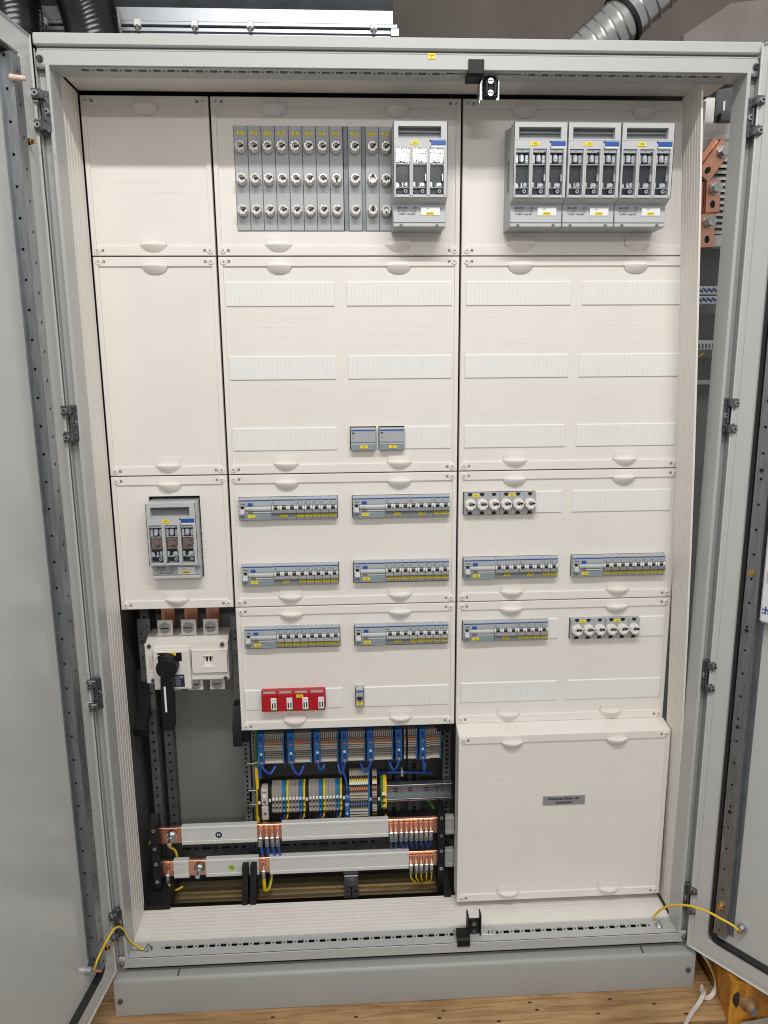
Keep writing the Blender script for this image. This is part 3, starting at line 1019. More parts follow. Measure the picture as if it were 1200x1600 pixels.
# ================================================================== FUSE SWITCHES
def fuse_switch(x0, ztop, yf, txt, plate_txt, label, foot=52, fused=False, side=True):
    """x0 left edge, ztop upper front edge, yf front plane of the lid"""
    t = thing('fuse_switch', label, 'fuse switch', (x0, yf, ztop), 0, 'fuse switch disconnectors')
    W, H = 105, 135
    D = -yf
    # body behind the lid
    b = MB()
    b.prism([(26, -2), (D+36, 14 if D > 60 else 2), (D+36, -H-foot), (26, -H-foot), (22, -H-foot+3), (22, -H-9), (26, -H-4)], 'x', 0.8, W-0.8)
    hb = part('switch_body', b, 'device', t)
    if side:
        sl = MB()
        for r_ in range(10):
            for c_ in range(3):
                sl.box(-0.1+0.6, 0.72, 38+7*c_, 42+7*c_, -62-6*r_, -59-6*r_)
        part('side_vents', sl, 'dark_slot', hb)
    # lid with holes: handle recess and three windows
    wins = [(5, 31.5), (38, 64.5), (71, 97.5)]
    wz0, wz1 = -130.5, -47
    lid = MB()
    holes = [(10, 92, -29, -8.5)]+[(a, c, wz0, wz1) for a, c in wins]
    lid.sheet(0.5, W-0.5, -H, 0, holes, lambda u, v, w_: (u, w_, v), 15)
    lid.prism([(0, -H), (22, -H-10), (28, -H-10), (28, 0), (0, 0)], 'x', 0.4, 1.6)
    lid.prism([(0, -H), (22, -H-10), (28, -H-10), (28, 0), (0, 0)], 'x', W-1.6, W-0.4)
    lid.add([(1.6, 0, -H), (W-1.6, 0, -H), (W-1.6, 22, -H-10), (1.6, 22, -H-10)], [(0, 1, 2, 3)])
    lid.add([(1.6, 0, 0), (W-1.6, 0, 0), (W-1.6, 26, 0), (1.6, 26, 0)], [(0, 1, 2, 3)])
    for a, c in wins:       # raised frames and tabs under the windows
        lid.box(a-2.5, a-0.1, -1.6, 0.2, wz0-2, wz1+1, 0.3)
        lid.box(c+0.1, c+2.5, -1.6, 0.2, wz0-2, wz1+1, 0.3)
        lid.add([(a+1, 2.6, -H-1.9), (c-1, 2.6, -H-1.9), (c-3, 12, -H-6.2), (a+2, 12, -H-6.2)], [(0, 1, 2, 3)])
    lid.box(1, W-1, -0.5, 0.2, -31.4, -30.6)
    l_ = part('switch_lid', lid, 'device_light', t)
    part('handle_recess', MB().box(10, 92, 15, 17, -29, -8.5).box(10, 92, 9, 15, -17, -15.6), 'device_mid', l_)
    dark = MB().box(4, W-4, 14.4, 16, wz0-1, wz1+1)
    part('fuse_chamber', dark, 'window_dark', l_)
    ins, ins2, ins3 = MB(), MB(), MB()
    for q, (a, c) in enumerate(wins):
        m_ = (a+c)/2
        ins.box(a+.2, c-.2, 2.5, 5, wz1-6.5, wz1-0.5, 0.4)
        ins.box(a+.2, c-.2, 6, 9, wz1-28, wz1-26, 0.4)
        ins.cyl((a+19, 5, wz1-76), (a+19, 9, wz1-76), 3.6, 12)
        ins.cyl((m_, 4, wz1-68.5), (m_, 8, wz1-68.5), 2.6, 10)
        ins.box(a+.2, c-.2, 6, 9, wz1-70.5, wz1-69, 0.3)
        ins2.box(m_-5, m_+4, 4, 12, wz1-23, wz1-9, 2.5)
        ins2.box(m_-4, m_+3, 2.5, 5, wz1-23.5, wz1-17, 1.2)
        ins2.box(a+1, a+6, 6, 12, wz1-25, wz1-9, 1)
        ins2.box(c-7, c-1, 6, 12, wz1-25, wz1-10, 1)
        for k_ in range(3):
            ins2.box(c-6.4, c-1.2, 5, 6.2, wz1-14-4*k_, wz1-12-4*k_, 0.3)
        if q == 0:
            ins2.cyl((a+1.5, 6, wz1-66), (a+1.5, 10, wz1-66), 5.5, 14)
            ins2.box(a+12, a+15, 6, 11, wz1-69, wz1-60, 0.8)
            ins2.box(a+17, c-2, 6, 11, wz1-69, wz1-59, 2.5)
        else:
            ins2.box(a+.5, a+5.5, 6, 11, wz1-69, wz1-59, 1.2)
            ins2.box(a+12, c-2, 6, 11, wz1-69, wz1-60, 3)
            ins2.box(c-3, c-.4, 3, 9, wz1-58, wz1-45, 0.5)
        ins3.add([(m_-2.2, 2.3, wz1-4.4), (m_, 2.3, wz1-2), (m_+2.2, 2.3, wz1-4.4), (m_, 2.3, wz1-3.2)], [(0, 1, 2, 3)])
        ins3.cyl((a+19, 4.9, wz1-76), (a+19, 4.6, wz1-76), 1.6, 10)
        if q == 1:
            ins3.cyl((c-3, 2.2, wz1-6), (c-3, 1.9, wz1-6), 1.8, 10)
            ins3.cyl((a+2, 2.2, wz1-81), (a+2, 1.9, wz1-81), 2, 10)
    part('chamber_fittings', ins, 'device_light', l_)
    part('fuse_contacts', ins2, 'contact_white', l_)
    part('chamber_marks', ins3, 'dark_slot', l_)
    if fused:
        for q, (a, c) in enumerate(wins):
            part('fuse_link', MB().box(a+1, c-1, 7, 14, wz1-55, wz1-29, 1.5), 'fuse_brown', l_)
            lettering('GG', 7, l_, ((a+c)/2+1, 6.8, wz1-47), 'black_print', 0.03)
            part('fuse_indicator', MB().cyl((c-8, 6.9, wz1-34), (c-8, 6.4, wz1-34), 2, 10), 'red', l_)
    for a, c in wins:
        part('window_pane', cached('pane', lambda: MB().box(0.15, 26.35, 1.2, 1.8, 0.15, 83.35).mesh('window_pane', 'window_pane')), None, t, (a, 0, wz0))
    tag(t, txt, 41, -38.5, -0.5, 15.5, 7)
    bl = part('switch_flag', MB().box(73, 101, -1, 0.4, -42.3, -33.6, 0.5), 'blue', t)
    part('flag_holder', MB().box(70, 72.8, -0.4, 0.3, -36.4, -33).box(71.2, 72.8, -0.4, 0.3, -46, -43.5).box(73, 101, -0.6, 0.2, -45.4, -42.9, 0.2, 1), ['dark_slot', 'white_plastic'], t)
    # foot with rating print
    fz = -H-foot
    ft = MB().box(1.2, W-1.2, 19.6, 23, fz+9, fz+28 if foot > 40 else fz+20, 0.6)
    ft.box(1.2, W-1.2, 18, 30, fz+0.5, fz+7, 1)
    f_ = part('switch_foot', ft, 'device_light', t)
    if foot > 40:
        for a in (12, 83):
            part('foot_notch', MB().prism([(a, fz+1), (a+8, fz+1), (a+6, fz+6), (a+2, fz+6)], 'y', 17.4, 18.4), 'lever_grey', f_)
    zt = fz+foot*0.70
    lettering('160A  690V', 4.2, f_, (19, 19.2, zt), 'black_print', 0.02)
    lettering('\u2302\u223f', 5, f_, (44, 19.2, zt), 'black_print', 0.02)
    for k_, s_ in enumerate(('IEC 60947-3  AC-22B', 'Ui 800V  Uimp 8kV')):
        lettering(s_, 4.2, f_, (28, 19.2, zt-6.5-5.5*k_), 'black_print', 0.02)
    rp = part('rating_plate', MB().box(55, 93, 18.4, 20, zt-15, zt+1, 0.5), 'white_plastic', f_)
    lettering('160A', 3.4, rp, (68, 18.2, zt-2.6), 'grey_print')
    tg = part('rating_tag', MB().box(66, 81, 17.8, 18.8, zt-13.5, zt-8, 0.3), 'yellow', f_)
    lettering(plate_txt, 3.4, tg, (73.5, 17.6, zt-10.8), squeeze=0.85)
    return t


fuse_switch(606, 1733, -80, '-F32', 'max. 63A', 'grey fuse switch tagged -F32 standing beside the screw fuse strips', 52)
for i, wh in enumerate(('left one of the three side by side', 'middle one of the three side by side', 'right one of the three side by side')):
    fuse_switch(838+105*i, 1733, -80, f'-F{33+i}', 'max. 63A', f'grey fuse switch tagged -F{33+i}, {wh}', 52)
fuse_switch(80, 997, -40, '-F0', 'max. 80A', 'grey fuse switch with three fuses inside, alone above the rotary switch', 36, True)

# ================================================================== MODULAR DEVICES
def mcb_meshes(poles):
    W = 17.75*poles
    def body():
        mb = MB()
        prof = [(38, 24.3), (-6, 24.3), (-9.6, 23.0), (-10, 22), (-10, 8.4), (-8.2, 7.6), (-8.2, -3), (-10, -3.4), (-10, -22.6), (-8, -24), (38, -24)]
        mb.prism(prof, 'x', 0.2, W-0.2)
        return mb.mesh('breaker_housing', 'device')
    def deco():
        mb = MB()
        mb.box(1, W-1, -10.5, -9.5, 18.4, 20.6, 0.1, 0)
        for k_ in range(3):
            mb.box(2, 5.5+1.5*(k_ % 2), -10.25, -9.5, 15.0-2.1*k_, 15.9-2.1*k_, 0, 1)
        mb.box(W-6, W-2.5, -10.25, -9.5, 10.8, 11.6, 0, 1)
        mb.box(W-5, W-2.5, -10.25, -9.5, 14.8, 15.6, 0, 1)
        mb.box(0.4, W-0.4, -10.3, -9.5, 21.2, 23, 0.2, 2)
        return mb.mesh('breaker_print', ['blue', 'grey_print', 'device_light'])
    def sock():
        mb = MB()
        for k_ in range(poles):
            o_ = 17.75*k_
            mb.box(o_+5, o_+12.8, -9.0, -7.8, -2.6, 7, 0, 0)
            mb.box(o_+5.4, o_+12.4, -11.5, -8.8, 3, 7, 0.5, 2)
            mb.box(o_+0.4, o_+4.8, -13, -7.8, -2.4, 7.2, 1.6, 1)
            mb.box(o_+13, o_+17.4, -13, -7.8, -2.4, 7.2, 1.6, 1)
            mb.cyl((o_+15.6, -13.2, -0.4), (o_+15.6, -12.8, -0.4), 1.1, 8, None, 0)
        return mb.mesh('toggle_socket', ['dark_slot', 'white_plastic', 'device_mid'])
    def lev():
        mb = MB().prism([(-8.5, -1.6), (-12.5, -2.2), (-17, -7.8), (-15.5, -9.6), (-10, -10), (-8.5, -8)], 'x', 0.7, W-0.7)
        return mb.mesh('toggle_lever', 'lever_grey')
    def cov():
        mb = MB()
        for k_ in range(poles):
            mb.box(17.75*k_+0.5, 17.75*k_+17.25, -11.2, -9.6, -23, -10.6, 0.4)
        return mb.mesh('terminal_shutter', 'device_mid')
    return {k_: cached(('mcb', k_, poles), f_) for k_, f_ in (('breaker_housing', body), ('breaker_print', deco), ('toggle_socket', sock), ('toggle_lever', lev), ('terminal_shutter', cov))}


def breaker(x0, zc, poles, txt, label, group, tilt=0.0):
    t = thing('circuit_breaker', label, 'breaker', (x0, 0, zc), 0, group)
    for nm, me in mcb_meshes(poles).items():
        link(nm, me, t, (0, 0, 0))
    W = 17.75*poles
    tag(t, txt, W/2, -14.6, -11.4, 15.2 if poles == 1 else 15, 6.2, random.uniform(-0.03, 0.03), 'yellow_dimmed')
    return t


def rcd_meshes():
    W = 71
    def body():
        prof = [(38, 24.3), (-6, 24.3), (-9.6, 23.0), (-10, 22), (-10, 7.2), (-8, 6.6), (-8, -9), (-10, -9.6), (-10, -22.6), (-8, -24), (38, -24)]
        return MB().prism(prof, 'x', 0.2, W-0.2).mesh('breaker_housing', 'device')
    def deco():
        mb = MB().box(1, W-1, -10.5, -9.5, 18.0, 20.2, 0.1, 0)
        mb.box(0.4, W-0.4, -10.3, -9.5, 20.8, 23, 0.2, 2)
        mb.box(4, 14.5, -10.3, -9.5, 11.0, 13.2, 0, 1)
        for k_ in range(4):
            mb.box(4.2+2.7*k_, 5.0+2.7*k_, -10.35, -9.5, 10.6, 13.6, 0, 3)
        return mb.mesh('breaker_print', ['blue', 'black_print', 'device_light', 'device'])
    def test():
        return MB().box(20, 31, -12.5, -9, 7.8, 14.2, 1.2).mesh('test_button', 'blue')
    def bar():
        mb = MB()
        mb.prism([(-8, 6.2), (-12.4, 5.4), (-14, 2.6), (-14, -0.4), (-12.6, -3.2), (-8, -3.6)], 'x', 15.5, W-1)
        mb.box(16, W-1, -12, -8, -8.8, -6.0, 0.7)
        mb.box(0.8, 3.6, -12, -8, -8.8, -5.8, 0.5)
        mb.box(0.8, 4.5, -12, -8, -1.6, 5.6, 0.8)
        mb.box(12, 15, -12, -8, -1.6, 5.6, 0.8)
        return mb.mesh('front_bar', 'device_light')
    def slot():
        mb = MB().box(4.6, 11.9, -9.2, -7.8, -2, 6, 0, 0).box(18, 30, -14.3, -13.6, -1.5, 2.5, 0.2, 1)
        mb.box(20, 31, -12.4, -11.8, -8.6, -5.4, 0.1, 2)
        return mb.mesh('toggle_socket', ['dark_slot', 'device', 'fuse_brown'])
    def tog():
        return MB().prism([(-8.5, 1.0), (-13, 0.6), (-19.5, -8.4), (-18.5, -11.4), (-9, -10.6)], 'x', 3, 13.6).mesh('toggle_lever', 'device')
    def cov():
        mb = MB().box(1, W-1, -12, -9.6, -23.4, -10.2, 0.8).box(14, W-2, -12.6, -11.4, -22.8, -21.2, 0.5)
        return mb.mesh('clear_flap', 'clear_cover')
    return {k_: cached(('rcd', k_), f_) for k_, f_ in (('breaker_housing', body), ('breaker_print', deco), ('test_button', test), ('front_bar', bar), ('toggle_socket', slot), ('toggle_lever', tog), ('clear_flap', cov))}


def rcd(x0, zc, txt, label):
    t = thing('residual_current_breaker', label, 'breaker', (x0, 0, zc), 0, 'wide residual current breakers')
    for nm, me in rcd_meshes().items():
        link(nm, me, t)
    tag(t, txt, 28, -15.6, -12.6, 15.5, 6.6, random.uniform(-0.03, 0.03))


def row(x0, zc, fno, layout, where):
    rcd(x0, zc, f'-F{fno}', f'wide residual current breaker in the {where}')
    x_ = x0+71
    k_, n3, n1 = 1, 0, 0
    t3, t1 = layout.count(3), layout.count(1)
    for p_ in layout:
        txt = f'-F{fno}.{k_}'
        if p_ == 3:
            lab = f'{"only" if t3 == 1 else ORD[n3]} three-pole breaker in the {where}'
            breaker(x_, zc, 3, txt, lab, 'three-pole circuit breakers')
            n3 += 1
        else:
            nb = f'tagged {txt}'
            lab = f'{ORD[n1]} of {t1} narrow breakers in the {where}'
            breaker(x_, zc, 1, txt, lab, 'narrow single-pole circuit breakers')
            n1 += 1
        x_ += 17.75*p_
        k_ += 1


row(271, 975, 12, [3, 1, 1, 1, 1, 1], 'upper left row of the four-row panel')
row(518, 975, 13, [3, 3, 1, 1], 'upper right row of the four-row panel')
row(271, 826, 14, [3, 1, 1, 1, 1, 1], 'lower left row of the four-row panel')
row(518, 829, 17, [1]*8, 'lower right row of the four-row panel')
row(271, 680, 18, [1]*8, 'row above the red surge arrester')
row(518, 680, 19, [3, 1, 1, 1, 1, 1], 'row above the lone small switch')
row(764.5, 830, 22, [3, 3, 1, 1], 'row beneath the upper screw fuse block')
row(1011, 830, 23, [1]*8, 'right row beneath the long blank strip')
row(765, 681, 24, [3, 1, 1, 1, 1], 'row left of the lower screw fuse block')

# screw fuse blocks
def fuse_block(x0, zc, txts, labels):
    for q in (0, 1):
        t = thing('screw_fuse_block', labels[q], 'fuse block', (x0+80*q, 0, zc), 0, 'three-cap screw fuse blocks')
        def mk():
            mb = MB().box(0.3, 79.5, -8, 34, -24, 24, 0.8, 0)
            for k_ in range(3):
                for zz in (-22, 22):
                    sgn = 1 if zz > 0 else -1
                    mb.prism([(13.2+26.6*k_+5.2*math.cos(a), (24.1*sgn)-sgn*7.4*abs(math.sin(a))) for a in [PI*j/8 for j in range(9)]], 'y', -8.4, -7.5, 1)
            for k_ in (1, 2):
                mb.box(26.6*k_-.4, 26.6*k_+.4, -8.3, -7.6, -23, 23, 0, 2)
            return mb.mesh('block_housing', ['device', 'dark_slot', 'device_mid'])
        link('block_housing', cached('fblock', mk), t)
        for k_ in range(3):
            link('fuse_cap', CAP2, t, (13.2+26.6*k_, -8, -1), (0, -random.choice([0.3, 0.5, 0.1, 0.35]), 0))
        tag(t, txts[q], 26, 18.5, -8.6, 15, 6.4)


fuse_block(763, 978, ('-F0.1', '-F0.2'), ('grey block of three screw fuses at the left end of the upper fuse pair', 'grey block of three screw fuses touching the upper short blank strip'))
fuse_block(1014.5, 681, ('-F0.1', '-F0.3'), ('grey block of three screw fuses at the left end of the lower fuse pair', 'grey block of three screw fuses touching the lower short blank strip'))

# two relays
for i, (x0, lab) in enumerate(((516.5, 'small grey relay module tagged -K1, left of the pair'), (578, 'small grey relay module tagged -K2, right of the pair'))):
    t = thing('relay_module', lab, 'relay', (x0, 0, 1124), 0, 'grey relay modules')
    mb = MB().prism([(38, 24), (-9, 24), (-10.5, 22.5), (-10.5, -6), (-8, -6.6), (-8, -8.6), (-10.5, -9.4), (-10.5, -22), (-8, -24), (38, -24)], 'x', 0, 53.5)
    link('relay_housing', cached('relay', lambda: mb.mesh('relay_housing', 'device')), t)
    link('relay_print', cached('relayp', lambda: MB().box(1.5, 52, -11, -10, 17.6, 20, 0.1, 0).box(0.8, 52.7, -10.9, -10, 20.4, 23, 0.3, 2).box(2.4, 8, -10.9, -10, 12, 14.6, 0, 1).box(2.8, 7, -10.8, -10, 8.6, 9.4, 0, 3).cyl((5, -10.4, 3), (5, -11, 3), 1.4, 10, None, 3).mesh('relay_print', ['blue', 'black_print', 'device_light', 'grey_print'])), t)
    link('clear_flap', cached('relayf', lambda: MB().box(1, 52.5, -12, -10, -23.4, -13, 0.8).box(1, 52.5, -12.3, -10, -11.8, -9.8, 0.6, 1).mesh('clear_flap', ['clear_cover', 'device_light'])), t)
    tag(t, f'-K{i+1}', 28, -16.5, -12.4, 16.5, 6.4, 0.03)

# surge arrester
t = thing('surge_arrester', 'bright red four-module surge arrester across a blank strip', 'surge arrester', (303, 0, 528))
mb = MB()
for k_ in range(4):
    mb.prism([(30, 24), (-10, 24), (-12, 17), (-16, 16), (-16, -24), (30, -24)], 'x', 36*k_+0.25, 36*k_+35.75)
part('arrester_housing', mb, 'red', t)
mb = MB()
for k_ in range(4):
    mb.box(36*k_+4, 36*k_+32, -12.6, -10, 18, 22.6, 0.4)
part('grey_top_insert', mb, 'device', t)
for k_ in range(4):
    o = part('module_label', cached('sl', lambda: MB().box(21, 34, -17, -15.4, -19, 9, 0.5, 0).box(21, 34, -17.1, -15.4, -22, -19.2, 0.2, 1).mesh('module_label', ['white_plastic', 'wire_green'])), None, t, (36*k_, 0, 0))
    part('printed_lines', cached('slp', lambda: MB().box(23.2, 26, -17.3, -16.5, -16, -3).box(29, 31.8, -17.3, -16.5, -15, -2).mesh('printed_lines', 'black_print')), None, o)
    lettering('DG 275', 2.6, o, (27.5, -17.3, 4), 'red_print')
tag(t, '-F50', 87, 12.5, -16.6, 16, 7, 0.02)
# lone switch
t = thing('modular_switch', 'lone narrow grey modular switch at the start of a long blank strip', 'switch', (518, 0, 529))
part('switch_housing', MB().prism([(38, 25), (-9, 25), (-11, 23), (-11, -22), (-8, -26), (38, -26)], 'x', 0.2, 17.6), 'device', t)
part('switch_print', MB().box(1.5, 16.5, -11.5, -10.5, 14, 17, 0.1, 0).box(1, 17, -11.4, -10.6, 19, 23.5, 0.3, 2).box(1.5, 16.5, -11.4, -10.6, -5, 3, 0, 1).box(2, 16, -12, -10.6, -9, -7, 0.3, 2), ['blue', 'lever_grey', 'device_light'], t)
part('toggle_lever', MB().prism([(-11, 3), (-16, 2), (-18, -3), (-11, -5)], 'x', 4, 13.5), 'black', t)
part('clear_flap', MB().box(1, 17, -12.2, -10.8, -25, -18.5, 0.6), 'clear_cover', t)
tag(t, '-S1', 9, -14, -12, 15.5, 7)

# ================================================================== MAIN SWITCH
t = thing('main_switch', 'cream rotary main switch with a long black lever pointing down', 'main switch', (33, 44, 556))
b = MB()
b.prism([(10, 100), (0, 96), (0, 6), (8, 0), (70, 0), (70, 108), (28, 108)], 'x', 2, 190)
b.box(20, 55, 26, 60, 100, 112, 1.5).box(74, 112, 26, 60, 100, 112, 1.5).box(128, 165, 26, 60, 100, 112, 1.5)
part('switch_body', b, 'cream_trim', t)
part('side_block', MB().box(0, 26, -3, 60, 0, 98, 1.5).box(2, 24, -3.6, 0, 28, 74, 0.5), 'cream_trim', t)
part('handle_plate', MB().box(20, 104, -14, 10, -12, 88, 2).box(26, 98, -16, -13, -8, 84, 1.5), 'cream_trim', t)
rp = MB()
rp.sheet(106, 189, 24, 78, [(134, 156, 40, 66)], lambda u, v, w_: (u, -6+w_, v), 8)
rp.box(106, 107, -6, 4, 24, 78).box(188, 189, -6, 4, 24, 78).box(106, 189, -6, 4, 77.4, 78).box(106, 189, -6, 4, 24, 24.6)
rp.box(133, 157, -8, -5.8, 66.2, 67.4, 0.4).box(130, 160, -7, -5.5, 36, 39.8, 0.6)
part('indicator_plate', rp, 'cream_trim', t)
part('indicator_window', MB().box(134, 156, 1, 3, 40, 66, 0, 0).box(139, 143, 0, 1, 50, 62, 0, 1).box(147, 151, 0, 1, 50, 62, 0, 1), ['lever_grey', 'device'], t)
part('name_plate', MB().box(32, 87, -16.8, -15.8, 59, 80, 0.3), 'black', t)
o = part('name_plate', MB().box(36, 90, -16.8, -15.8, -4, 26, 0.3), 'sticker_navy', t)
for k_ in range(5):
    lettering('250A  690V  50/60Hz', 3.4, o, (66, -17, 21-5*k_), 'white_print', 0.0)
lettering('CE', 6, o, (84, -17, 20), 'white_print', 0.01)
mb = MB()
arc = [(38+11*math.cos(a), -17.1, 62+13*math.sin(a)) for a in [1.7+0.16*j for j in range(8)]]
mb.tube(arc, 1.0, 6)
part('turn_arrow', mb, 'white_print', t)
lv = MB()
lv.lathe((57, -16, 52), [(24, 0), (24, -26), (21, -30), (4, -30)], 28)
lv.lathe((57, -16, 60), [(20, 0), (20, -20), (17, -24), (2, -24)], 28)
lv.prism([(46, 36), (70, 36), (71, -20), (69, -86), (65, -92), (48, -92), (45, -86), (44, -20)], 'y', -58, -36)
lv.prism([(48, 46), (66, 46), (68, 28), (46, 28)], 'y', -52, -30)
h = part('rotary_lever', lv, 'black', t)
part('lever_groove', MB().box(52, 56.5, -58.6, -57, -46, 16, 0.4), 'white_plastic', h)
part('lever_screw', MB().cyl((51, -46, 44), (51, -47.4, 44), 3, 10), 'dark_zinc', h)
tag(t, '-Q1', 66, 77, -17.2, 17, 7.4)
for i in range(3):
    for lo in (0, 1):
        a = (27, 81, 132)[i]+(8 if lo else 0)
        z0, z1 = ((108, 146), (-30, 2))[lo]
        lug = part('terminal_lug', MB().box(a, a+35, 20, 24, z0, z1, 1), 'cream_trim', t)
        zc = (z0+z1)/2+2
        part('terminal_bolt', MB().cyl((a+18, 20, zc), (a+18, 12, zc), 12.5, 20).box(a+9, a+27, 11.6, 12.2, zc-1.2, zc+1.2, 0, 1), ['zinc', 'black'], lug)
for a, z in ((11, 92), (15, 8), (178, 92), (182, 8)):
    part('fixing_screw', MB().cyl((a, -2, z), (a, -5, z), 5.2, 14).cyl((a, -5.1, z), (a, -5.4, z), 2.4, 6, None, 1), ['dark_zinc', 'dark_slot'], t)
part('side_print', MB().box(9, 9.8, -4, -3.4, 36, 68).box(13, 13.8, -4, -3.4, 36, 66).box(17, 17.8, -4, -3.4, 40, 68), 'grey_print', t)
for i, xx in enumerate((62, 116, 167)):
    single('copper_strap', MB().box(xx, xx+32, 96, 102, 676, 790, 0.8), 'copper', ('copper strap entering the main switch at its left terminal', 'copper strap entering the main switch at its middle terminal', 'copper strap entering the main switch at its right terminal')[i], 'copper strap', 'copper straps above the main switch')

# ================================================================== BUSBARS
def clamp_mesh():
    mb = MB()
    mb.prism([(-4.6, 22), (-7, 25.5), (-6, 28), (-1, 29), (2, 28), (2, 0), (-2, 0), (-2, 14)], 'x', -4.6, 4.6, 0)
    mb.tube([(-2.6, -5, 14), (-3.2, -8, 4), (-2.6, -6, -2)], 1.0, 6, 0, 2)
    mb.tube([(2.6, -5, 14), (3.2, -8, 4), (2.6, -6, -2)], 1.0, 6, 0, 2)
    mb.box(-4.9, 4.9, -9.5, 1, -24, 2, 1.4, 1)
    mb.box(-3, 3, -10, -9, -21, -6, 0.6, 2)
    mb.cyl((0, -9.6, -11), (0, -11, -11), 2.6, 10, None, 1)
    return mb.mesh('wire_clamp', ['copper', 'zinc', 'dark_zinc'])


CLAMP = clamp_mesh()


def busbar(name, zc, label, covers, bolts, clamps, sticker):
    t = thing(name, label, 'busbar', (30, 55, zc), 0, 'horizontal copper busbars')
    part('copper_bar', MB().box(0, 690, -2, 8, -20, 22, 0.8), 'copper', t)
    for a, b_ in covers:
        wd = b_-a
        part('bar_cover', MB().prism([(-4, -24), (-6.5, -21.5), (-6.5, -14), (-5.4, -13), (-5.4, 16), (-6.5, 17), (-6.5, 23), (-4, 25), (9, 25), (9, -24)], 'x', a-30, b_-30), 'bar_cover', t)
    for bx in bolts:
        part('bar_bolt', MB().cyl((bx-30, -2, 4), (bx-30, -6, 3), 13, 20).cyl((bx-30, -6, 3), (bx-30, -17, 1), 9.5, 6).cyl((bx-30, -17, 1), (bx-30, -32, -2), 5.5, 12), 'zinc', t)
    for cx_ in clamps:
        part('wire_clamp', CLAMP, None, t, (cx_-30, -2.5, -10), (0, random.uniform(-0.05, 0.05), 0))
    sx_, st_, mt, tx, tm = sticker
    o_ = part('round_sticker', MB().cyl((sx_-30, -5.3, 1), (sx_-30, -5.8, 1), 8.2, 24), mt, t)
    lettering(tx, 9.5, o_, (sx_-30, -6.0, 1), tm, 0.03)
    return t


nx = [278+(u-404.8)*1.574 for u in (404.8, 414.5, 423, 431.4)]
nx2 = [601+(u-609.6)*1.574 for u in (609.6, 616.6, 625.5, 633.7, 641.4, 649.3, 657, 665, 672.6)]
px2 = [650+(u-641)*1.574 for u in (641, 649.5, 657.5, 666, 674)]
busbar('neutral_busbar', 149, 'upper copper busbar with white covers and a dark blue N sticker', [(86, 270), (330, 594), (736, 758)], [62], nx+nx2, (176, 0, 'sticker_navy', 'N', 'white_print'))
busbar('earth_busbar', 57, 'lower copper busbar with white covers and a green PE sticker', [(61, 98), (140, 270), (297, 645), (736, 758)], [124], [47, 282]+px2, (203, 0, 'sticker_green', 'PE', 'grey_print'))

def wire(name, pts, r, mats, label, group=None, stripe=None, twist=0.0, n=8, koff=0):
    mb = MB().tube(pts, r, n, 0, 5, stripe, twist, koff)
    return single(name, mb, mats, label, 'wire', group)


GY = ['wire_yellow', 'wire_green']
for i, xx in enumerate(nx):
    wire('blue_wire', [(xx, 48, 118), (xx+1, 52, 100), (xx+random.uniform(0, 8), 62, 70), (xx+6, 80, 50)], 3.2 if i else 4.4, 'wire_blue', f'{ORD[i]} from left of four blue wires under the left clamps of the upper busbar', 'blue wires under the left busbar clamps')
for i, xx in enumerate(nx2):
    wire('blue_wire', [(xx, 48, 118), (xx, 50, 104), (xx+random.uniform(-8, 8), 62, 84), (xx+random.uniform(-14, 10), 82, 56)], 1.9, 'wire_blue', f'{ORD[i]} from left of nine blue wires under the right clamps, upper busbar', 'blue wires under the right busbar clamps')
for i, xx in enumerate(px2):
    wire('earth_wire', [(xx, 48, 26), (xx, 50, 8), (xx+(2-i)*3+4, 58, -10), (672+3*i, 70, -24)], 2.0, GY, f'{ORD[i]} from left of five yellow-green wires under the right clamps, lower busbar', 'earth wires under the right busbar clamps', 1, 0.05)
wire('earth_wire', [(282, 46, 28), (282, 46, 8), (283, 48, -8), (290, 60, -14), (296, 74, 4), (296, 84, 30)], 4.6, GY, 'thick yellow and green wire looping under the lone lower clamp', None, 1)
wire('earth_wire', [(47, 46, 26), (52, 48, 6), (62, 60, -6), (74, 74, -8)], 2.6, GY, 'yellow and green wire bending from the leftmost lower clamp', None, 1)
wire('earth_wire', [(44, 66, 128), (50, 68, 110), (62, 72, 96), (66, 74, 72)], 2.8, GY, 'yellow and green wire running down left of the white bar covers', None, 1)
wire('earth_wire', [(86, 110, 90), (110, 106, 90), (170, 104, 92), (230, 104, 104), (250, 104, 118)], 2.8, GY, 'yellow and green wire lying along the punched channel behind the bars', None, 1)
wire('earth_wire', [(-8, 96, 100), (-4, 90, 110), (6, 86, 118)], 3.0, GY, 'short yellow wire end at the left wall beside the upper bar', None, 1)
wire('earth_wire', [(8, 84, 28), (6, 84, 0), (0, 82, -16), (-10, 80, -26)], 3.0, GY, 'yellow wire bending to the cabinet floor at the left wall', None, 1)
wire('earth_wire', [(268, 96, 300), (270, 92, 230), (268, 90, 150), (280, 90, 110)], 4.2, GY, 'thick yellow and green wire climbing beside the perforated posts', None, 1)
wire('earth_wire', [(272, 104, 420), (270, 100, 360), (270, 98, 300)], 4.0, ['wire_green', 'wire_yellow'], 'thick green and yellow wire beside the first terminal block', None, 1)
wire('blue_wire', [(280, 104, 410), (277, 100, 340), (276, 100, 270)], 5.0, 'wire_blue', 'thick dark blue wire bundle left of the terminal blocks')
wire('earth_wire', [(690, 120, 190), (704, 112, 178), (714, 108, 160)], 3.0, GY, 'yellow and green wire hanging behind the right end of the rail', None, 1)
wire('blue_wire', [(540, 150, 236), (600, 140, 248), (660, 140, 246), (716, 146, 238)], 3.6, 'wire_blue', 'dark blue wire bundle lying above the bare mounting rail')
single('cable_tie', MB().box(632, 638, 134, 150, 238, 256, 1.2), 'dim_white', 'white cable tie on the dark blue bundle above the rail', 'cable tie')
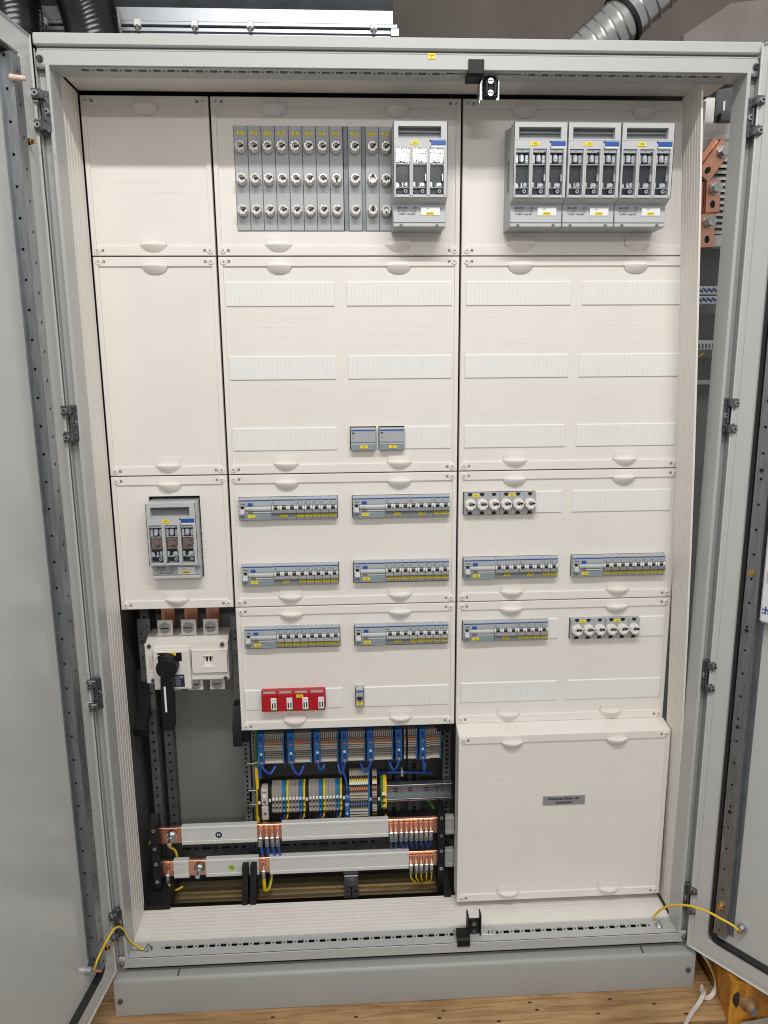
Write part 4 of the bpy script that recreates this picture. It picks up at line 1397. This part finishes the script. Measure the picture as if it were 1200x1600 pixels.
wire('cable_tie', [(245, 98, 312), (262, 92, 314), (284, 96, 320)], 1.6, 'dim_white', 'white cable tie wrapped round the wires left of the terminals')
wire('cable_tie', [(690, 140, 330), (703, 136, 312), (708, 134, 308), (722, 140, 316)], 1.5, 'dim_white', 'white cable tie hanging in the dark behind the last terminals')

# ================================================================== TERMINALS
def slim_mesh():
    mb = MB()
    w_ = 4.75
    mb.prism([(22, 39), (6, 40), (2, 36), (2, 24), (-2, 22), (-6, 18), (-6, 4), (-3, 2), (-3, -20), (0, -22), (0, -36), (8, -41), (22, -41)], 'x', 0.15, w_, 0)
    mb.box(0.6, w_-.5, 1.0, 3, 25, 36, 0, 1)
    mb.box(1.6, w_-1.5, 0.6, 3, 27, 38, 0, 2)
    mb.box(0.5, w_-.4, -6.0, -1, 16.6, 22.6, 0, 3)
    for z in (13.5, 8.5, 3.5):
        mb.box(0, w_+.1, -6.6, -5, z-1.0, z+1.2, 0, 2)
    for z in (10.9, 6):
        mb.box(0, w_+.1, -6.3, -5, z-0.5, z+0.6, 0, 1)
    for z in (-3, -8, -13, -18):
        mb.box(0.8, w_-.7, -3.4, -2, z-1.2, z+1.0, 0, 1)
    mb.box(0, w_+.1, -1.2, 4, -35, -29, 0, 2)
    return mb.mesh('terminal', ['terminal_grey', 'dark_slot', 'terminal_light', 'terminal_orange'])


def blue_end_mesh():
    mb = MB().prism([(40, 42), (2, 42), (-4, 34), (-4, 22), (-8, 18), (-8, -24), (-3, -38), (8, -42), (40, -42)], 'x', 0, 15.2, 0)
    mb.box(2.5, 12.5, -5, -3.6, 24, 38, 0.5, 4)
    mb.box(6, 9, -5.6, -4, 28, 34, 0, 1)
    mb.box(5, 11, -9.2, -6, 14, 18.5, 0.6, 2)
    mb.box(5, 10.5, -9, -7, -9, -3, 0.5, 3)
    for z in (-14, -19, -24):
        mb.box(4, 12, -8.6, -7, z-1, z+1, 0, 1)
    mb.box(5, 11, -8, -4, -33, -28.5, 0.4, 2)
    return mb.mesh('blue_terminal', ['sky_blue', 'dark_slot', 'terminal_orange', 'white_plastic', 'wire_blue'])


SLIM, BLUE_END = slim_mesh(), blue_end_mesh()
END = MB().prism([(40, 43), (2, 43), (-3, 34), (-3, 22), (-7, 18), (-7, -24), (-2, -38), (8, -44), (40, -44)], 'x', 0, 2.6).mesh('end_plate', 'sky_blue')
groups = [(278.4, 9), (350.6, 8), (414.9, 8), (480.9, 8), (544.8, 9), (614.3, 7), (673.2, 7)]
for i, (x0, n_) in enumerate(groups):
    t = thing('terminal_block', f'{ORD[i]} small blue and grey terminal block from the left in the upper row', 'terminal block', (x0, 72, 360), 0, 'terminal blocks in the upper row')
    link('blue_terminal', BLUE_END, t)
    for k_ in range(n_):
        if i == 5 and k_ in (0, 2):
            continue
        link('terminal', SLIM, t, (15.6+4.95*k_, 0 if not (i == 6 and k_ < 2) else -3, 0))
    link('end_plate', END, t, (15.8+4.95*n_, 0, 0))
    # blue loop out of the lower end
    dxs = (34, 30, 17, -18, -26, -24, 8)[i]
    dz = (32, 38, 28, 40, 38, 34, 40)[i]
    xs = x0+8
    wire('blue_loop', [(xs, 70, 330), (xs+dxs*.05, 66, 318), (xs+dxs*.3, 66, 330-dz*.75), (xs+dxs*.6, 72, 330-dz), (xs+dxs*.9, 82, 330-dz*.65), (xs+dxs*1.1, 94, 330-dz*.35)], 2.7, 'wire_blue', f'blue wire loop hanging under the {ORD[i]} upper terminal block from the left', 'blue wire loops')
single('terminal_rail', MB().box(262, 742, 112, 116, 352, 366, 0.8).box(262, 742, 104, 113, 364, 367, 0.6).box(262, 742, 104, 113, 350, 353, 0.6), 'dark_zinc', 'dark steel rail carrying the upper row of terminal blocks', 'mounting rail')

# lower row
mb = MB()
hs = []
for xx in (610, 648, 690):
    hs += [(xx, xx+12, 210, 213), (xx, xx+12, 217, 220)]
hs += [(720, 724, 205, 209), (720, 724, 217, 221), (736, 740, 205, 209), (736, 740, 217, 221)]
mb.sheet(246, 760, 198, 236, hs, lambda u, v, w_: (u, 112+w_, v), 2)
mb.box(246, 760, 96, 113, 196, 199, 0.6)
mb.box(246, 760, 96, 113, 235, 238, 0.6)
mb.box(246, 760, 96, 98, 192, 199, 0.5)
rl = single('mounting_rail', mb, 'rail_zinc', 'bare bright steel rail carrying the lower row of terminals', 'mounting rail')


def screw_terminal(m0, m1):
    def mk():
        mb = MB()
        w_ = 8.1
        mb.prism([(26, 40), (12, 40), (2, 36), (-2, 24), (-6, 10), (-6, -2), (0, -6), (0, -9), (-6, -12), (-6, -28), (2, -38), (10, -42), (26, -42)], 'x', 0.25, w_, 0)
        if m1 != m0:
            mb.prism([(26, 40.2), (11.8, 40.2), (1.8, 36.2), (-2.2, 24), (-6.2, 10), (-6.2, -2), (-0.2, -6), (-0.2, -9), (-6.2, -12), (-6.2, -28), (1.8, -38.2), (9.8, -42.2), (26, -42.2)], 'x', w_*.45, w_+0.02, 4)
        mb.box(1.6, 7.2, -8, -4, 4, 11, 0.6, 1)
        mb.box(1.8, 6.6, -6.6, -4, -2.5, 1.5, 0, 2)
        mb.box(1.8, 6.6, -6.6, -4, -18.5, -14.5, 0, 2)
        mb.box(1.8, 6.6, -6.6, -4, -27.5, -25, 0, 3)
        return mb.mesh('terminal', [m0, 'white_plastic', 'dark_slot', 'terminal_light', m1])
    return cached(('st', m0, m1), mk)


GREY_T = screw_terminal('terminal_grey', 'terminal_grey')
BLUE_T = screw_terminal('sky_blue', 'sky_blue')
PE_T = screw_terminal('wire_green', 'wire_yellow')
BLACK_END = MB().prism([(26, 42), (10, 42), (0, 37), (-4, 26), (-8, 12), (-8, -28), (2, -41), (26, -44)], 'x', 0, 7.4, 0).box(1, 6.6, -10, -7, 2, 10, 0.6, 1).mesh('end_stop', ['black', 'dim_white'])
for gi, (x0, lab) in enumerate(((304.5, 'row of ten grey, blue and green-yellow terminals beside the tall grey end clamp'), (396.5, 'row of ten grey, blue and green-yellow terminals left of the tall blue-edged block'))):
    t = thing('terminal_row', lab, 'terminal block', (x0, 92, 211), 0, 'ten-way screw terminal rows')
    link('end_stop', BLACK_END, t, (-8, 0, 0))
    for k_, kind in enumerate('gggbpgggbp'):
        link('terminal', {'g': GREY_T, 'b': BLUE_T, 'p': PE_T}[kind], t, (8.4*k_, 0, 0))
        zz = 211-42
        c_ = {'g': 'wire_black', 'b': 'wire_blue', 'p': 'wire_yellow'}[kind]
        xs = x0+8.4*k_+4
        nmv = {'g': 'black', 'b': 'blue', 'p': 'yellow'}[kind]
        wire(f'{nmv}_wire', [(xs, 98, zz), (xs-2, 96, zz-10), (xs-8, 102, zz-20), (xs-20, 116, zz-26)], 2.2, c_, f'{nmv} wire under the {ORD[k_]} terminal of the {"left" if gi == 0 else "right"} ten-way row', f'{nmv} wires under the {"left" if gi == 0 else "right"} ten-way terminal row')
    if gi == 1:
        link('end_stop', BLACK_END, t, (84.4, 0, 0))
t = thing('end_clamp', 'tall grey end clamp with two screws at the left end of the lower rail', 'end clamp', (278.6, 84, 208))
part('clamp_body', MB().box(0, 17, 0, 26, -4, 40, 1.5).box(0, 17, 0, 40, -46, -9, 1.5).box(2, 15, 6, 40, -9, -4), 'terminal_light', t)
part('clamp_screws', MB().cyl((8.5, 0.4, 4), (8.5, -0.6, 4), 4, 12).cyl((8.5, .4, -28), (8.5, -.6, -28), 4, 12).box(3, 14, -.5, .4, 30, 32), 'lever_grey', t)
part('clamp_marker', MB().box(5, 12, -1.6, 0, 16, 24, 0.5), 'white_plastic', t)
part('end_stop', BLACK_END, None, t, (-8, 4, 0))
wire('earth_wire', [(282, 98, 152), (280, 94, 136), (276, 92, 122)], 3.4, GY, 'yellow and green wire leaving the tall grey end clamp downwards', None, 1)

def tall_mesh():
    mb = MB()
    w_ = 5.6
    mb.prism([(26, 66), (8, 66), (2, 62), (-2, 40), (-6, 20), (-6, -20), (-2, -48), (6, -66), (26, -66)], 'x', 0.15, w_, 0)
    for z, mm, hh in ((56, 2, 3), (50, 1, 3.4), (35, 2, 2.6), (27, 3, 3.4), (21, 2, 2), (-8, 2, 3), (-15, 5, 2), (-21, 2, 2.6), (-60, 3, 3.2), (-55, 2, 2)):
        yf = -2-4*min(1, max(0, (60-abs(z))/40)) if abs(z) < 60 else 0
        mb.box(0.9, w_-.8, yf-1.6, yf+4, z-hh, z+hh, 0, mm)
    mb.box(0, w_+.1, -6.4, 0, 39, 46, 0, 4)
    for z in (12, 4, -32, -40, -47):
        mb.box(0, w_+.1, -7, 0, z-1.5, z+1.5, 0, 6)
        mb.box(0, w_+.1, -6.3, 0, z-3.6, z-1.6, 0, 2)
    return mb.mesh('terminal', ['terminal_grey', 'yellow', 'dark_slot', 'terminal_orange', 'white_plastic', 'wire_blue', 'terminal_light'])


TALL = tall_mesh()
t = thing('tall_terminal_block', 'tall multi-level grey terminal block between blue end pieces', 'terminal block', (489, 84, 216))
link('blue_terminal', BLUE_END, t, (-2, 4, -36), None, (0.72, 1, 0.95))
for k_ in range(8):
    link('terminal', TALL, t, (10+5.8*k_, 0, 0))
part('end_plate', MB().prism([(26, 67), (6, 67), (0, 62), (-4, 40), (-8, 20), (-8, -20), (-4, -50), (4, -67), (26, -67)], 'x', 56.6, 60), 'sky_blue', t)
t = thing('twin_terminal_block', 'pair of tall grey terminals standing right of the blue-edged block', 'terminal block', (556, 84, 222))
for k_ in range(2):
    link('terminal', TALL, t, (5.8*k_, 0, 0), None, (1, 1, 0.86))
link('end_stop', BLACK_END, t, (-9, 8, -18))
link('end_stop', BLACK_END, t, (13, 8, -18))
t = thing('earth_terminal', 'wide green and yellow earth terminal at the right of the lower row', 'terminal block', (577, 92, 214))
for k_ in range(1):
    link('terminal', PE_T, t, (0, 0, 0), None, (1.9, 1, 1.05))
wire('blue_loop', [(561, 84, 158), (560, 80, 146), (556, 80, 128), (562, 82, 122), (568, 84, 140)], 2.6, 'wire_blue', 'dark blue wire loop under the pair of tall grey terminals')
wire('earth_wire', [(590, 92, 160), (586, 90, 150), (576, 96, 140)], 2.4, GY, 'yellow wire leaving the wide green and yellow terminal', None, 1)
wire('blue_loop', [(486, 100, 330), (480, 98, 310), (484, 92, 285), (492, 86, 258), (493, 84, 236)], 2.6, 'wire_blue', 'blue wire dropping from the upper row to the tall terminal block')

# ================================================================== DOOR EARTH STRAPS
wire('earth_strap', [(-33, -264, 66), (-24, -276, 82), (-15, -276, 106), (-14, -230, 102), (-5, -195, 106), (0, -166, 80), (4, -146, 36), (20, -132, 0), (30, -128, -8)], 2.4, ['wire_yellow', 'wire_black'], 'yellow earthing wire arching from the left door to the frame', 'door earthing wires', 1, 0.0)
wire('earth_strap', [(1209, -112, -4), (1211, -118, 14), (1222, -144, 54), (1242, -184, 90), (1271, -217, 103), (1299, -241, 99), (1318, -252, 92), (1328, -256, 84)], 2.4, ['wire_yellow', 'wire_black'], 'yellow earthing wire arching from the frame to the right door', 'door earthing wires', 1, 0.0, 10, 3)
for xx, lab in ((40, 'zinc earthing screw on the bottom frame at the left corner'), (1216, 'zinc earthing screw on the bottom frame at the right corner')):
    single('earth_screw', MB().cyl((xx, -126, -12), (xx, -126, -9.5), 9, 18).cyl((xx, -126, -9.5), (xx, -126, -3.5), 6, 6).cyl((xx, -126, -3.5), (xx, -126, 2), 3, 10).box(xx-(10 if xx < 600 else 6), xx+6, -130, -124, -9, -7.4, 0.5), 'zinc', lab, 'screw', 'earthing screws on the frame')

# ================================================================== NEIGHBOUR BAY SEEN THROUGH THE GAP
nb = thing('side_bay', 'grey steel bay adjoining the cabinet behind the gap beside the loose trim', 'cabinet bay', (1420, 100, -30))
NL = (-1420, -100, 30)
part('bay_back', MB().box(1241, 1620, 210, 214, -20, 1545), 'bay_grey', nb, NL)
part('bay_back_upper', MB().box(1241, 1620, 128, 132, 1546, 1847), 'dim_white', nb, NL, None, 'cream upper back plate')
part('bay_side', MB().box(1616, 1620, -60, 236, -20, 1826), 'inner_steel', nb, NL)
part('bay_bracket', MB().prism([(1296, 1840), (1360, 1850), (1360, 1790), (1330, 1784), (1296, 1776)], 'y', 60, 64).prism([(1300, 1776), (1330, 1776), (1330, 1790), (1300, 1790)], 'y', 40, 64).box(1312, 1316, 59, 59.8, 1800, 1818, 0, 1).box(1330, 1334, 59, 59.8, 1806, 1818, 0, 1), ['dark_bracket', 'dim_white'], nb, NL)
part('bay_duct', MB().box(1260, 1560, 120, 170, 1308, 1330, 1), 'white_plastic', nb, NL)
sl = MB()
for k_ in range(36):
    sl.box(1262+8*k_, 1266+8*k_, 119.4, 120.2, 1311, 1322)
part('duct_slots', sl, 'lever_grey', nb, NL)
part('bay_rail', MB().box(1260, 1560, 170, 190, 1226, 1238, 2), 'dim_white', nb, NL)
part('bay_bracket', MB().box(1262, 1292, 170, 190, 790, 830, 2).cyl((1276, 170, 812), (1276, 158, 812), 9, 12), 'zinc', nb, NL)
part('bay_bracket', MB().box(1256, 1276, 60, 90, 560, 600, 1), 'black', nb, NL)
for zz in (565, 545, 525, 505, 480, 400, 352, 180):
    part('bay_clip', MB().box(1250, 1266, 60, 76, zz-5, zz+5, 2), 'dim_white', nb, NL)
for i, (z, lab) in enumerate(((1440, 'upper blue and white terminal strip in the side bay'), (1419, 'lower blue and white terminal strip in the side bay'))):
    t = thing('side_terminal_strip', lab, 'terminal block', (1270, 110, z), 0, 'blue and white terminal strips')
    part('strip_body', MB().box(0, 200, 0, 40, -9, 9, 1), 'white_plastic', t)
    q = MB()
    for k_ in range(34):
        q.box(2+5.8*k_, 5.2+5.8*k_, -1.2, 0.4, -5+3*(k_ % 2), 1+3*(k_ % 2))
        q.box(4.6+5.8*k_, 7.0+5.8*k_, -1.0, 0.4, 2-4*(k_ % 2), 6-4*(k_ % 2))
    part('strip_levers', q, 'blue', t)
wire('earth_wire', [(1270, 130, 1225), (1290, 128, 1250), (1316, 126, 1282), (1340, 120, 1300)], 2.2, 'wire_yellow', 'thin yellow wire slanting across the side bay')
# grille
t = thing('ventilation_grille', 'light grey slatted grille behind the copper lugs', 'grille', (1300, 112, 1600))
g = MB().box(-10, 160, 8, 10, -40, 150, 0.5)
part('grille_plate', g, 'black', t)
part('grille_rail', MB().box(-10, 160, -3, 8, 128, 160, 1.5), 'dim_white', t)
part('grille_rail', MB().box(-10, 160, -3, 8, -66, -40, 1.5), 'dim_white', t)
for k_ in range(13):
    part('slat', cached('slat', lambda: MB().prism([(8, 9), (-4, 0), (-4, -3), (8, 4)], 'x', -10, 160).mesh('slat', 'dim_white')), None, t, (0, 0, -36+12.6*k_))
LUG = [(1303, 1702, 36, 84, -0.62, 'top copper lug in the side bay, tilted with a big zinc bolt'), (1305, 1630, 34, 68, 0.03, 'middle copper lug in the side bay with a bolt above an oval hole'), (1298, 1560, 35, 72, 0.04, 'lowest copper lug in the side bay with a bolt above an oval hole')]
for x0, z0, wd, ht, an, lab in LUG:
    t = link('copper_lug', None, None, (x0, 60, z0), (0, -an if an > 0 else -an, 0))
    t['label'], t['category'], t['group'] = lab, 'copper lug', 'copper lugs in the side bay'
    part('lug_plate', MB().box(-wd/2, wd/2, 0, 7, -ht/2, ht/2, 2).box(-wd/2-12, -wd/2+6, 8, 16, -ht/2+4, ht/2-4, 1), 'copper', t)
    zb = ht/2-18
    part('lug_bolt', MB().cyl((4, 0, zb), (4, -4, zb), 13.5, 22).cyl((4, -4, zb), (4, -14, zb), 10.5, 6), 'zinc', t)
    part('lug_hole', MB().prism([(5.5*math.cos(a), -ht/2+18+8*math.sin(a)) for a in [2*PI*j/16 for j in range(16)]], 'y', -0.4, 0.5), 'dark_slot', t)

# ================================================================== ROOM BEHIND AND BELOW
struct('wall', MB().box(-4500, 6500, 1900, 2000, -260, 4200), 'concrete')
struct('floor', MB().box(-4500, 6500, -9000, 1900, -270, -250), 'floor_concrete')
bm_ = MB().prism([(1700, 2250), (1700, 2390), (1860, 2492), (2400, 2550), (2400, 2250)], 'y', 1180, 1890)
struct('concrete_beam', bm_, 'concrete_light')

t = thing('air_duct', 'galvanised rectangular air duct above the cabinet with clipped flange', 'air duct', (200, 620, 2140))
TL = (-200, -620, -2140)
part('duct_panel', MB().prism([(604, 2172), (604, 2208), (470, 2262), (470, 3000), (1100, 3000), (1100, 2172)], 'x', -560, 652), 'galvanised', t, TL)
fl = MB().box(-560, 660, 588, 600, 2160, 2170, 1.5).box(-560, 664, 592, 604, 2146, 2157, 1.5).box(-560, 664, 598, 610, 2136, 2174, 1).box(645, 668, 586, 640, 2140, 2160, 1.5)
part('duct_flange', fl, 'galvanised', t, TL)
part('flange_gap', MB().box(-560, 655, 590, 597, 2157, 2160), 'dark_slot', t, TL)
for xx in (-260, -20, 128, 273, 600):
    part('flange_clip', MB().box(xx-9, xx+9, 580, 600, 2154, 2172, 2).box(xx-4, xx+4, 578, 590, 2140, 2158, 2, 1), ['white_plastic', 'lever_grey'], t, TL)

def spiral_duct(name, pts, r, ribs, matn, amp, per):
    P = [Vector(p) for p in pts]
    mb = MB()
    Q = []
    ext = [2*P[0]-P[1]]+P+[2*P[-1]-P[-2]]
    for i in range(1, len(ext)-2):
        a, b, c, d = ext[i-1:i+3]
        for k_ in range(ribs):
            t_ = k_/ribs
            Q.append(0.5*((2*b)+(c-a)*t_+(2*a-5*b+4*c-d)*t_*t_+(3*b-a-3*c+d)*t_**3))
    Q.append(P[-1])
    n_ = 32
    vs, fs = [], []
    ref = None
    for i, p in enumerate(Q):
        d = (Q[min(i+1, len(Q)-1)]-Q[max(i-1, 0)]).normalized()
        ref = d.orthogonal().normalized() if ref is None else (ref-d*ref.dot(d)).normalized()
        b = d.cross(ref)
        rr = r*(1.0+(amp if i % per == 0 else 0.0))
        for k_ in range(n_):
            a = 2*PI*k_/n_
            off = d*(r*0.34*math.cos(a+0.7))
            vs.append(p+off+rr*(math.cos(a)*ref+math.sin(a)*b))
    for i in range(len(Q)-1):
        for k_ in range(n_):
            fs.append((i*n_+k_, i*n_+(k_+1) % n_, (i+1)*n_+(k_+1) % n_, (i+1)*n_+k_))
    mb.add(vs, fs)
    return part(name, mb, matn, None), mb


t = thing('flexible_duct', 'black ribbed flexible duct in the top corner, farther from the grey duct end', 'air duct', (-330, 480, 1850), 0, 'black flexible ducts')
o, _ = spiral_duct('duct_hose', [(-292, 420, 1950), (-276, 430, 2080), (-292, 440, 2180), (-362, 450, 2300), (-432, 460, 2460)], 66, 30, 'flex_duct', 0.012, 3)
o.parent = t
o.location = Vector((330, -480, -1850))*S
t = thing('flexible_duct', 'black ribbed flexible duct bending behind the cabinet top near its corner', 'air duct', (-110, 480, 1850), 0, 'black flexible ducts')
o, _ = spiral_duct('duct_hose', [(-82, 420, 1950), (-88, 430, 2070), (-110, 440, 2160), (-148, 450, 2250), (-222, 460, 2420)], 66, 30, 'flex_duct', 0.012, 3)
o.parent = t
o.location = Vector((110, -480, -1850))*S
t = thing('spiral_duct', 'slanting galvanised spiral duct rising behind the right half of the cabinet', 'air duct', (1130, 600, 1950))
o, _ = spiral_duct('duct_pipe', [(1040, 600, 1985), (1170, 610, 2100), (1330, 620, 2240), (1560, 640, 2440)], 62, 64, 'spiral_steel', 0.03, 9)
o.parent = t
o.location = Vector((-1130, -600, -1950))*S
d_ = (Vector((1330, 620, 2240))-Vector((1170, 610, 2100))).normalized()
c_ = Vector((1170, 610, 2100))+d_*150
part('duct_joint', MB().cyl(c_-d_*6, c_+d_*6, 68, 36).cyl(c_+d_*6, c_+d_*30, 63, 36, None, 1), ['black', 'spiral_steel'], t, (-1130, -600, -1950))

# pallet under the plinth
t = thing('wooden_pallet', 'rough wooden pallet boards under the cabinet plinth', 'pallet', (640, -220, -250))
PL = (-640, 220, 250)
for i, (y0, y1, z1, x1) in enumerate(((-254, -60, -144, 1336), (-400, -262, -147, 1332), (-56, 110, -145, 1336))):
    part('plank', MB().box(-160+12*i, x1, y0, y1, z1-24, z1, 1.6), 'pallet_wood', t, PL)
for xx in (-120, 560, 1240):
    part('bearer', MB().box(xx, xx+90, -380, 100, -250, -172, 2), 'pallet_wood', t, PL)
nm = MB()
for a, b in ((150, -236), (190, -226), (470, -222), (505, -200), (690, -214), (702, -196), (900, -186), (912, -206), (1045, -224), (1085, -188), (1180, -206), (320, -190), (820, -230), (1240, -236)):
    nm.prism([(a+random.uniform(4, 6)*math.cos(q), b+random.uniform(1.6, 3)*math.sin(q)) for q in [2*PI*j/9 for j in range(9)]], 'z', -144.6, -143.6)
o = part('nail_holes', nm, 'nail_dark', t, PL)
o['kind'] = 'stuff'
t = thing('timber_block', 'orange-brown squared timber with a knot beside the pallet', 'timber', (1500, -200, -250))
BL = (-1500, 200, 250)
part('timber_body', MB().prism([(1322, -262), (1760, -346), (1760, 60), (1356, -50)], 'z', -250, -42), 'block_wood', t, BL)
part('knot', MB().lathe((1361, -264, -92), [(22, 6), (19, -4), (12, -22), (9.5, -26), (2, -26)], 20), 'knot_wood', t, BL)
part('knot_ring', MB().lathe((1356, -263.6, -84), [(30, 4), (29, -1.2), (20, -2)], 24), 'nail_dark', t, BL)
part('peg_end', MB().cyl((1361, -289, -92), (1361, -292, -92), 8.8, 20), 'lever_grey', t, BL)
part('paper_note', MB().prism([(1340, -128), (1400, -118), (1402, -165), (1342, -165)], 'y', -286, -280), 'terminal_grey', t, BL)
# strap hanging from the door corner
pts = [(1300, -168, -50), (1316, -176, -74), (1328, -184, -106), (1326, -192, -130), (1312, -200, -140), (1296, -204, -136), (1289, -204, -122), (1290, -205, -106), (1294, -206, -116), (1288, -210, -130), (1276, -218, -139), (1254, -236, -141), (1228, -262, -141), (1196, -296, -142)]
P = [Vector(p) for p in pts]
Q = []
ext = [2*P[0]-P[1]]+P+[2*P[-1]-P[-2]]
for i in range(1, len(ext)-2):
    a, b, c, d = ext[i-1:i+3]
    for k_ in range(6):
        u = k_/6
        Q.append(0.5*((2*b)+(c-a)*u+(2*a-5*b+4*c-d)*u*u+(3*b-a-3*c+d)*u**3))
vs, fs = [], []
for i, p in enumerate(Q):
    d = (Q[min(i+1, len(Q)-1)]-Q[max(i-1, 0)]).normalized()
    tw = 0.3+0.05*i
    sd = Vector((0.25*math.cos(tw), 0.8, 0.6*math.sin(tw)))
    sd = (sd-d*sd.dot(d)).normalized()*4.6
    nn = d.cross(sd).normalized()*0.5
    vs += [p+sd+nn, p-sd+nn, p-sd-nn, p+sd-nn]
n_ = len(Q)
fs = [(i*4+j, i*4+(j+1) % 4, i*4+4+(j+1) % 4, i*4+4+j) for i in range(n_-1) for j in range(4)]
single('packing_strap', MB().add(vs, fs), 'strap_white', 'white packing strap curling beside the plinth onto the pallet', 'strap')

# thin sharp bevels everywhere come from the meshes themselves; nothing else to add
SC.cycles.filter_width = 1.05
SC.cycles.max_bounces = 8
SC.cycles.transparent_max_bounces = 12
